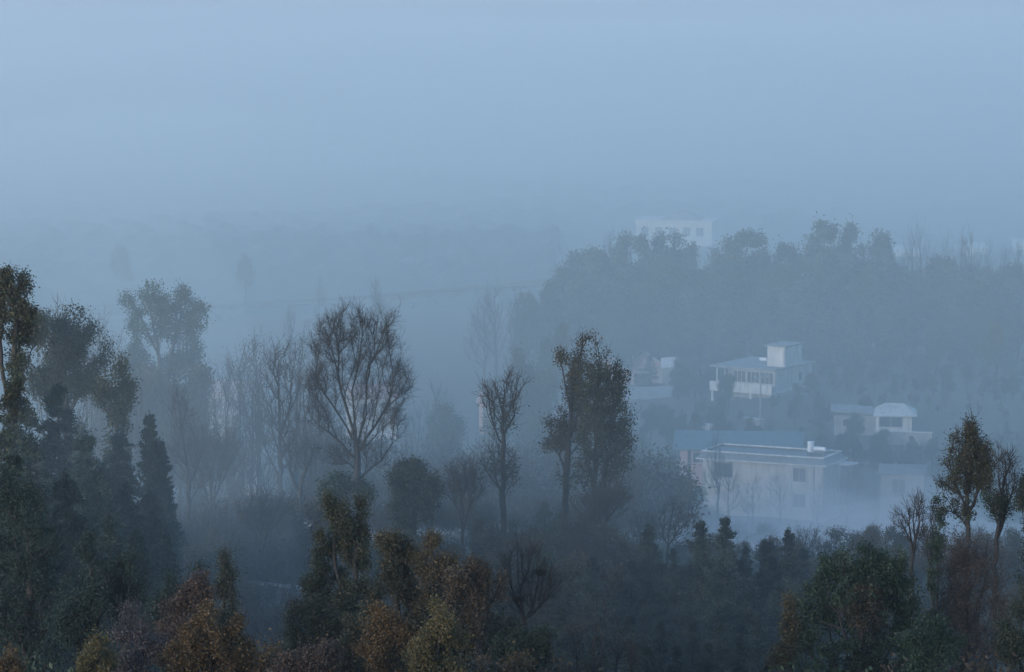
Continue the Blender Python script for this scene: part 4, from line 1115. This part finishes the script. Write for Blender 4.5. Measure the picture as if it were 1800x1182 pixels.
# ================================================================== trees that repeat
def make_stands():
    g = rng0
    # shaded stand of conifers below the mist
    for px, yt, D, lab in ((1140, 918, 186, 'single conifer tip at the near end of the stand, beside the young bare tree'), (1231, 912, 180, 'dark conifer with broad knobbly top, first of the two prominent ones before the mist'),
                           (1276, 908, 179, 'dark conifer with ragged twin-shouldered top, second of the two prominent ones before the mist'), (1386, 928, 182, 'conifer with neat pointed top near the dense dark evergreen'),
                           (1346, 946, 184, 'short conifer tip between the ragged and the pointed conifer tops')):
        place('conifer%d' % g.integers(4), px, yt, D, 'conifer_tree', lab, 'tree', width=.9)
    lab = 'dark bushy conifer in the shaded stand below the low mist'; gr = 'conifers of the shaded stand'
    for D, y0, xs in ((192, 944, np.arange(1090, 1450, 42)), (183, 985, np.arange(1000, 1460, 50)), (174, 1025, np.arange(985, 1440, 54)), (165, 1075, np.arange(985, 1420, 58)), (157, 1125, np.arange(1060, 1400, 62)), (149, 1165, np.arange(1090, 1400, 66))):
        for x in xs:
            place('conifer%d' % g.integers(4), x + g.uniform(-14, 14), y0 + g.uniform(-10, 24), D + g.uniform(-3, 3), 'conifer_tree', lab, 'tree', gr, width=g.uniform(.95, 1.35))
    lab = 'dark shrub on the shaded rise at the foot of the tall leafy pair'; gr = 'shrubs at the foot of the tall pair'
    for D, y0, xs in ((204, 905, np.arange(850, 1110, 26)), (197, 930, np.arange(660, 1130, 30)), (186, 965, np.arange(860, 1090, 34)), (176, 1010, np.arange(870, 1010, 36)), (165, 1060, np.arange(880, 1010, 40))):
        for x in xs:
            kd = g.choice(['bush0', 'bush1', 'twiggy0', 'twiggy1', 'bush0'])
            place(kd, x + g.uniform(-10, 10), y0 + g.uniform(-14, 18), D + g.uniform(-3, 3), 'shrub', lab, 'shrub', gr, width=g.uniform(.8, 1.1), mat='scrub' if kd == 'bush1' and g.random() < .6 else None)
    # dark conifers of the near slope, behind the corner evergreens
    place('fir0', 102, 668, 178, 'fir_tree', 'dark layered fir with blunt top in front of the broad stepped tree', 'tree', width=.85)
    place('fir1', 24, 655, 176, 'fir_tree', 'dark shaggy fir with brownish top below the tall edge tree', 'tree', width=.9, mat='olive')
    place('spire0', 262, 722, 180, 'cypress_tree', 'narrow dark spire, taller of the two close together', 'tree', width=1.0)
    place('spire1', 281, 768, 181, 'cypress_tree', 'narrow dark spire, shorter of the two close together', 'tree', width=1.1)
    place('fir0', 210, 758, 181, 'fir_tree', 'dark pointed fir between the layered fir and the twin spires', 'tree', width=.85)
    lab = 'dark fir on the shaded slope behind the corner evergreens'; gr = 'firs on the shaded slope'
    for px, yt, D in ((150, 760, 172), (60, 760, 166), (170, 820, 168), (225, 850, 170), (110, 830, 160), (20, 790, 158), (270, 860, 172), (190, 900, 158), (240, 930, 160), (290, 930, 166), (60, 850, 150)):
        place('fir%d' % g.integers(2), px + g.uniform(-8, 8), yt, D, 'fir_tree', lab, 'tree', gr, width=g.uniform(.75, 1.0))
    lab = 'dark twiggy shrub on the blue-shaded slope left of the twin-topped tree'; lab = lab.replace('left of', 'beside'); gr = 'shrubs on the blue-shaded slope'
    for D, y0, xs in ((206, 872, np.arange(300, 570, 30)), (198, 915, np.arange(290, 560, 30)), (190, 950, np.arange(290, 540, 32)), (182, 985, np.arange(290, 530, 34)), (174, 1040, np.arange(415, 540, 34)), (165, 1085, np.arange(480, 600, 38))):
        for x in xs:
            place(g.choice(['twiggy0', 'twiggy1', 'bush0', 'twiggy1']), x + g.uniform(-10, 10), y0 + g.uniform(-14, 18), D + g.uniform(-3, 3), 'shrub', lab, 'shrub', gr, width=g.uniform(.85, 1.15))
    # fine bare trees of the hazy hollow on the near side of the valley
    lab = 'fine bare tree fading into the haze between the dark slope and the big bare tree'; gr = 'bare trees in the hazy hollow'
    for px, yt, D in ((395, 610, 300), (420, 575, 315), (455, 568, 320), (440, 640, 285), (410, 690, 268), (455, 720, 262), (540, 610, 300), (520, 570, 330), (380, 640, 290), (350, 680, 262), (300, 640, 258), (480, 800, 250), (560, 720, 285), (430, 760, 250), (580, 800, 262)):
        place(g.choice(['bare0', 'bare1', 'bare2', 'thin0', 'bare1']), px + g.uniform(-6, 6), yt, D, 'bare_tree', lab, 'tree', gr, width=g.uniform(.6, .9))
    lab = 'hazy scrubby tree under the two rounded leafy tops behind the dark spires'; gr = 'hazy scrubby trees under the rounded tops'
    for px, yt, D in ((225, 650, 300), (255, 625, 310), (290, 640, 305), (325, 625, 312), (355, 650, 300), (270, 690, 285), (312, 700, 282), (345, 715, 280)):
        place(g.choice(['leafy0', 'leafy2', 'leafy1', 'bare2']), px + g.uniform(-8, 8), yt, D, 'hazy_tree', lab, 'tree', gr, width=g.uniform(.6, .8), mat='scrub')
    lab = 'scrubby bush at the edge of the low mist behind the dense evergreen and right-hand trees'.replace('right-hand', 'reddish'); gr = 'scrub at the edge of the mist'
    for D, y0, xs in ((216, 935, np.arange(1395, 1830, 24)), (209, 955, np.arange(1100, 1830, 30)), (200, 985, np.arange(1440, 1830, 34)), (188, 1020, np.arange(1560, 1830, 38)), (176, 1060, np.arange(1560, 1830, 40))):
        for x in xs:
            place(g.choice(['bush0', 'twiggy0', 'twiggy1', 'bush2']), x + g.uniform(-10, 10), y0 + g.uniform(-26, 14), D + g.uniform(-3, 3), 'shrub', lab, 'shrub', gr, width=g.uniform(.8, 1.15), hmin=.8, mat=None)
    for px, yt, kd, wd in ((985, 462, 'pine1', .7), (968, 492, 'pine2', .8), (948, 520, 'leafy1', .8), (930, 548, 'leafy2', .8), (955, 555, 'pine0', .9), (1010, 470, 'pine3', .8), (915, 575, 'leafy0', .8)):
        place(kd, px, yt, 540 + g.uniform(-8, 8), 'wooded_slope_tree', 'faint tree of the wooded slope under the ridge pines', 'tree', 'woods under the ridge pines', width=wd)
    lab = 'thin pale reddish tree showing between the dark broad tree and the hazy round-topped tree'; gr = 'thin pale trees behind the broad tree'
    for px, yt, D in ((85, 498, 250), (112, 505, 262), (150, 520, 275), (178, 528, 290), (215, 590, 262), (230, 640, 255), (198, 560, 300)):
        place(g.choice(['thin0', 'thin1']), px, yt, D, 'thin_tree', lab, 'tree', gr, width=.55, mat='redbrown')
    lab = 'twiggy shrub in the haze under the fine bare trees of the hollow'; gr = 'twiggy shrubs of the hazy hollow'
    for D, y0, xs in ((262, 845, np.arange(310, 600, 30)), (244, 870, np.arange(300, 580, 28)), (228, 880, np.arange(560, 860, 32))):
        for x in xs:
            place(g.choice(['twiggy0', 'twiggy1', 'twiggy0', 'bush0']), x + g.uniform(-10, 10), y0 + g.uniform(-14, 18), D + g.uniform(-4, 4), 'shrub', lab, 'shrub', gr, width=g.uniform(.8, 1.1))
    lab = 'misty small tree or tall shrub in the hollow behind the big bare tree'; gr = 'misty small trees in the hollow'
    for D, y0, xs in ((330, 760, np.arange(545, 1180, 44)), (290, 800, np.arange(540, 1150, 40)), (252, 850, np.arange(640, 1120, 38)), (232, 885, np.arange(640, 1120, 34))):
        for x in xs:
            place(g.choice(['twiggy0', 'leafy0', 'thin0', 'bare2', 'bush0', 'twiggy1']), x + g.uniform(-16, 16), y0 + g.uniform(-26, 22), D + g.uniform(-8, 8), 'misty_tree', lab, 'tree', gr, width=g.uniform(.8, 1.2), mat='scrub')
    # bare trees in the mist round the cream house
    for px, yt, D, kd, wd, lab in ((1262, 742, 386, 'bare0', .8, 'bare tree before the pink house corner of the cream house'), (1282, 800, 380, 'bare2', .8, 'smaller spreading bare tree before the cream wall'),
                                   (1372, 815, 388, 'bare2', .9, 'twisted bare tree between the two stacked windows and the reddish shrub'), (1440, 838, 386, 'bare0', .8, 'hazy bare tree before the corner of the cream house'),
                                   (1490, 800, 382, 'bare2', 1.0, 'bare round tree between the cream house and the small pale house'), (1540, 836, 380, 'bare1', .8, 'misty bare tree before the small pale house'),
                                   (1322, 830, 382, 'thin0', 1.0, 'reddish twiggy tree in front of the middle of the cream wall')):
        place(kd, px, yt, D, 'bare_tree', lab, 'tree', width=wd, mat='redbrown' if kd == 'thin0' else None)
    lab = 'misty scrub bush in the hollow before the cream house'; gr = 'misty bushes before the cream house'
    for px, yt, D in ((1130, 850, 360), (1160, 838, 372), (1190, 832, 380), (1225, 850, 372), (1250, 872, 366), (1120, 890, 330), (1165, 905, 325), (1290, 905, 355), (1340, 915, 345), (1400, 922, 340), (1460, 915, 350), (1520, 925, 340), (1100, 930, 300), (1220, 930, 310), (1300, 945, 300), (1390, 950, 290)):
        place(g.choice(['bush0', 'bush1', 'twiggy0']), px, yt, D, 'shrub', lab, 'shrub', gr, width=1.0)
    # woodland of the far slope around the houses
    lab = 'hazy leafy tree among the far houses above the cream house'; gr = 'trees among the far houses'
    rows = ((425, 770, np.arange(1480, 1830, 44)), (436, 735, np.arange(1130, 1470, 46)), (455, 712, np.arange(1180, 1300, 40)), (458, 700, np.arange(1390, 1480, 36)), (462, 735, np.arange(1640, 1830, 46)), (476, 690, np.arange(1240, 1300, 30)), (470, 690, np.arange(1620, 1830, 44)), (482, 668, np.arange(1400, 1450, 24)))
    rows += ((418, 796, np.arange(1110, 1190, 30)), (428, 762, np.arange(1480, 1830, 34)), (440, 748, np.arange(1640, 1830, 34)), (446, 722, np.arange(1130, 1240, 34)), (460, 702, np.arange(1440, 1540, 30)), (466, 690, np.arange(1560, 1830, 34)), (468, 700, np.arange(1200, 1470, 36)), (480, 668, np.arange(1450, 1830, 38)), (490, 648, np.arange(1460, 1830, 40)), (496, 640, np.arange(1195, 1260, 32)), (503, 622, np.arange(1250, 1380, 40)))
    for D, y0, xs in rows:
        for x in xs:
            if 1440 < x < 1640 and D == 425 and False: continue
            kd = g.choice(['leafy0', 'leafy1', 'leafy2', 'bare2', 'conifer1', 'leafy1'])
            place(kd, x + g.uniform(-14, 14), y0 + g.uniform(-16, 22), D + g.uniform(-4, 4), 'hazy_tree', lab, 'tree', gr, width=g.uniform(.8, 1.2), mat='scrub' if g.random() < .3 and not kd.startswith('bare') else None)
    for px, yt, D, lab in ((1280, 652, 474, 'hazy leafy tree covering the near end of the white villa'), (1402, 672, 474, 'rounded hazy tree against the plain side of the white villa'), (1500, 722, 440, 'dark hazy tree hiding the middle of the white bungalow'),
                           (1752, 560, 500, 'large yellowish hazy tree on the far slope near the picture edge'), (1500, 752, 425, 'rounded dark hazy tree behind the corner of the cream house')):
        place(g.choice(['leafy0', 'leafy1', 'leafy2']), px, yt, D, 'leafy_tree', lab, 'tree', width=1.0, mat='yellow' if px == 1752 else None)
    # lower slope of the ridge, dense
    lab = 'faint tree of the wooded slope under the ridge pines'; gr = 'woods under the ridge pines'
    for D, y0, xs in ((500, 640, np.arange(1180, 1830, 50)), (512, 610, np.arange(1140, 1830, 52)), (524, 575, np.arange(1010, 1830, 54)), (536, 535, np.arange(970, 1830, 52)), (548, 495, np.arange(965, 1830, 50)), (556, 452, np.arange(1000, 1580, 34)), (560, 478, np.arange(1590, 1830, 30)), (566, 452, np.arange(1600, 1830, 44))):
        for x in xs:
            if D < 510 and 1240 < x < 1460: continue
            place(g.choice(['pine0', 'pine1', 'leafy0', 'leafy2', 'pine3', 'conifer0']), x + g.uniform(-16, 16), y0 + g.uniform(-16, 20), D + g.uniform(-5, 5), 'wooded_slope_tree', lab, 'tree', gr, width=g.uniform(1.0, 1.45))
    # the pines along the top
    lab = 'hazy pine with cloud-like crown in the row along the ridge top'; gr = 'ridge-top pines'
    tops = ((1000, 442, .5), (1022, 434, .55), (1040, 438, .5), (1090, 400, .5), (1140, 412, .45), (1160, 402, .5), (1188, 400, .5), (1215, 420, .45), (1255, 428, .45), (1285, 408, .55), (1310, 406, .55), (1335, 430, .45), (1370, 428, .45), (1395, 422, .45), (1425, 402, .5), (1452, 390, .55), (1480, 392, .5), (1515, 420, .45), (1545, 396, .55), (1565, 425, .4))
    for px, yt, wd in tops:
        place('pine%d' % g.integers(4), px, yt, 562 + g.uniform(-6, 6), 'ridge_pine', lab, 'tree', gr, width=wd * g.uniform(1.5, 2.2))
    lab = 'hazy bare tree at the end of the ridge row beyond the pines'; gr = 'bare trees at the ridge end'
    for px, yt in ((1068, 385), (1105, 382), (1620, 372), (1605, 392), (1660, 400), (1690, 382), (1708, 378), (1740, 410), (1765, 418), (1790, 410), (1640, 420), (1722, 430), (1590, 430)):
        place(g.choice(['bare0', 'bare1', 'bare2', 'thin1']), px, yt, 572 + g.uniform(-6, 6), 'ridge_bare_tree', lab, 'tree', gr, width=.5)
    # faint trees of the fogged valley
    lab = 'faint tree almost lost in the valley fog'; gr = 'trees lost in the valley fog'
    for px, yt, D, kd, wd in ((660, 465, 560, 'bare1', .6), (672, 500, 540, 'thin0', .6), (870, 482, 520, 'bare2', .9), (905, 490, 520, 'bare0', .8), (850, 510, 510, 'bare2', .9), (930, 505, 530, 'leafy0', .7), (910, 570, 450, 'bare2', .8), (915, 600, 430, 'leafy1', .6), (765, 650, 420, 'bare2', .9), (735, 690, 400, 'bare0', .8), (790, 700, 400, 'leafy0', .8), (955, 640, 430, 'leafy2', .8),
                              (510, 520, 520, 'bare1', .6), (880, 660, 420, 'leafy1', .9), (740, 760, 360, 'twiggy0', 1.2), (790, 760, 350, 'twiggy1', 1.2), (940, 720, 400, 'leafy0', .8), (980, 560, 470, 'leafy1', .7), (430, 440, 700, 'leafy1', .8), (560, 470, 640, 'bare0', .7), (215, 425, 720, 'leafy0', .8)):
        place(kd, px, yt, D, 'foggy_tree', lab, 'tree', gr, width=wd)


make_stands()


def make_far_woods():
    """the woods on the far valley floor and hillside: one mass of crowns in the fog"""
    ys = np.arange(640, 1340, 6.0); k = 150
    V = []
    g = np.random.default_rng(77)
    for y in ys:
        x = np.linspace(-.17 * y, (.012 if y < 700 else .17) * y, k) + g.uniform(-1, 1, k)
        Y = np.full(k, y) + g.uniform(-2, 2, k)
        b = np.abs(np.sin(x * .31 + 1.7 * np.sin(Y * .05)) * np.sin(Y * .27 + 1.3 * np.sin(x * .06)))
        open_ = np.clip(.9 + np.sin(x * .021 + 1) + np.sin(Y * .017 + x * .008), .55, 1)
        open_ = open_ * np.where(x > .012 * y, np.clip((y - 830) / 140, 0, 1), 1)
        V.append(np.stack([x, Y, ground(x, Y) - .6 + (4.5 + 4 * b + g.uniform(-.8, .8, k)) * open_ * np.clip((1330 - y) / 650, 0, 1) * np.clip((y - 640) / 160 + .08 * np.sin(x * .05), 0, 1)], 1))
    V = np.concatenate(V)
    i = np.arange(len(ys) - 1)[:, None] * k + np.arange(k - 1)[None, :]
    Q = np.stack([i, i + 1, i + k + 1, i + k], -1).reshape(-1, 4)
    t = np.clip(g.normal(.45, .15, len(Q)), 0, 1)
    tag(link('far_woods', quad_mesh('far_woods', V, Q, M['needle'], t)), kind='stuff')


make_far_woods()


def make_bottom_fill():
    g = rng0
    lab = 'low leafy bush filling the bottom edge between the near trees'; gr = 'bushes along the bottom edge'
    for x in list(np.arange(430, 1000, 48)) + list(np.arange(1370, 1820, 46)) + list(np.arange(0, 300, 50)):
        for D, y0 in ((126, 1165), (133, 1135)):
            place(g.choice(['bush0', 'bush1', 'bush2', 'twiggy0']), x + g.uniform(-16, 16), y0 + g.uniform(-14, 24), D + g.uniform(-3, 3), 'low_bush', lab, 'bush', gr, width=g.uniform(.7, .95))

    lab = 'small autumn-leaved tree massed with others along the bottom edge'; gr = 'small autumn trees along the bottom edge'
    for x in np.arange(470, 905, 34):
        place('near%d' % g.integers(4), x + g.uniform(-14, 14), g.uniform(1085, 1130), g.uniform(119, 130), 'autumn_tree', lab, 'tree', gr, width=g.uniform(.9, 1.25), mat=str(g.choice(['olive', 'mixed', 'brown', 'orange', 'redbrown'])))
    for x in np.arange(540, 880, 44):
        place('near%d' % g.integers(4), x + g.uniform(-14, 14), g.uniform(1000, 1060), g.uniform(136, 143), 'dark_tree', 'dark olive tree filling the gaps behind the russet crowns', 'tree', 'dark trees behind the russet crowns', width=g.uniform(.9, 1.2), mat='olive')


make_bottom_fill()


# ------------------------------------------------------------------ rows that can be counted: say which one
ORD = 'first second third fourth fifth sixth seventh eighth ninth tenth eleventh twelfth thirteenth fourteenth fifteenth sixteenth seventeenth eighteenth nineteenth twentieth'.split()
for gr, txt in (('ridge-top pines', 'hazy cloud-crowned pine, {} along the ridge skyline counting from the left'),
                ('bare trees at the ridge end', 'hazy bare ridge tree, {} of its kind counting from the left'),
                ('houses fading into the valley fog', 'whitish house barely visible in the valley fog, {} from the left'),
                ('thin pale trees behind the broad tree', 'thin pale reddish tree behind the dark broad tree, {} from the left'),
                ('misty bushes before the cream house', 'misty scrub bush in the hollow before the cream house, {} from the left'),
                ('bare trees in the hazy hollow', 'fine hazy bare tree beside the big bare tree\'s dark slope, {} from the left'),
                ('firs on the shaded slope', 'dark fir on the shaded slope behind the corner evergreens, {} from the left')):
    row = sorted((o for o in C.objects if o.get('group') == gr), key=lambda o: o.location.x / o.location.y)
    for o, w_ in zip(row, ORD): o['label'] = txt.format(w_)


# ================================================================== the air
def make_air():
    hz = MB().box(-1300, 1300, -140, 2900, -8, 112)
    me = bpy.data.meshes.new('haze'); me.from_pydata(hz.v, [], hz.f); me.materials.append(fog_mat('haze_air', SIG_HAZE, HAZECOL))
    tag(link('haze', me), kind='stuff')

    def bank(name, top, x0, x1, y0, y1, nx, ny, sig, zb, col):
        xs = np.linspace(0, 1, nx); ys = np.linspace(0, 1, ny) ** 1.6
        X = np.zeros((ny, nx)); Y = np.zeros((ny, nx))
        for j, v in enumerate(ys):
            Y[j] = y0 + (y1 - y0) * v
            X[j] = x0(Y[j][0]) + (x1(Y[j][0]) - x0(Y[j][0])) * xs
        Zt = top(X, Y); Zb = np.full_like(Zt, zb)
        Zt = np.maximum(Zt, zb + .01)
        V = np.concatenate([np.stack([X, Y, Zt], -1).reshape(-1, 3), np.stack([X, Y, Zb], -1).reshape(-1, 3)])
        n = nx * ny
        i = (np.arange(ny - 1)[:, None] * nx + np.arange(nx - 1)[None, :]).ravel()
        T = np.stack([i, i + 1, i + nx + 1, i + nx], -1); B = np.stack([i + n, i + nx + n, i + nx + 1 + n, i + 1 + n], -1)
        S = []
        edge = list(range(nx)) + [nx * (j + 1) - 1 for j in range(1, ny)] + [n - 1 - k for k in range(1, nx)] + [nx * j for j in range(ny - 2, 0, -1)]
        for a, b in zip(edge, edge[1:] + edge[:1]): S.append((a, a + n, b + n, b))
        o = link(name, quad_mesh(name, V, np.concatenate([T, B, np.array(S)]), fog_mat(name + '_air', sig, col), smooth=False))
        tag(o, kind='stuff')

    # the fog lying in the valley beyond the near shelf
    def top(X, Y):
        rise = np.clip((Y - 142) / 16, 0, 1); rise = rise * rise * (3 - 2 * rise)
        u = 900 + FPX * X / Y
        lift = 7 * np.exp(-((u - 250) / 330) ** 2) * np.exp(-((Y - 300) / 60) ** 2)
        return 62 + 15 * rise - 6 * np.clip((Y - 600) / 400, 0, 1) + lift + 1.0 * np.sin(X * .03 + 1) * np.sin(Y * .021) * rise
    bank('valley_fog', top, lambda y: -100 - .3 * y, lambda y: 100 + .3 * y, 142, 2200, 40, 90, SIG_MIST, -4, AIRCOL)

    # the deep fog that fills the far end of the valley
    def high(X, Y):
        rise = np.clip((Y - 740) / 1150, 0, 1); rise = rise * rise * (3 - 2 * rise)
        return 24 + 80 * rise + (2.5 * np.sin(X * .012 + 1.7) + 2 * np.sin(X * .027 + Y * .006)) * rise
    bank('far_fog', high, lambda y: -100 - .3 * y, lambda y: 100 + .3 * y, 732, 2800, 40, 70, SIG_FAR, -4.5, FOGCOL)

    # thin mist on the near slope at the left, behind the corner evergreens
    def slope(X, Y):
        u = 900 + FPX * X / Y
        gz = ground(X, Y)
        a = np.exp(-((u - 250) / 260) ** 4) * np.clip((Y - 143) / 12, 0, 1) * np.clip((228 - Y) / 40, 0, 1)
        return np.where(a > .02, gz + 20 * a, gz - 6)
    bank('slope_mist', slope, lambda y: -.16 * y, lambda y: 0 * y, 142, 232, 50, 40, .0022, 40, AIRCOL)

    # low bank of mist in front of the cream house
    def low(X, Y):
        gz = ground(X, Y)
        u = 900 + FPX * X / Y
        a = np.exp(-((u - 1480) / 330) ** 2) * np.exp(-((Y - 325) / 52) ** 2)
        a = np.maximum(a, .2 * np.exp(-((u - 830) / 330) ** 2) * np.exp(-((Y - 285) / 48) ** 2))
        return np.where(a > .03, gz + 9 * a + (2.2 * np.sin(X * .22 + 1.5 * np.sin(Y * .06)) * np.sin(Y * .10 + 1) + 1.0 * np.sin(X * .5 + 2)) * a, gz - 6)
    bank('low_mist', low, lambda y: -.08 * y, lambda y: .22 * y, 222, 440, 80, 60, SIG_LOW, 20, FOGCOL)


make_air()
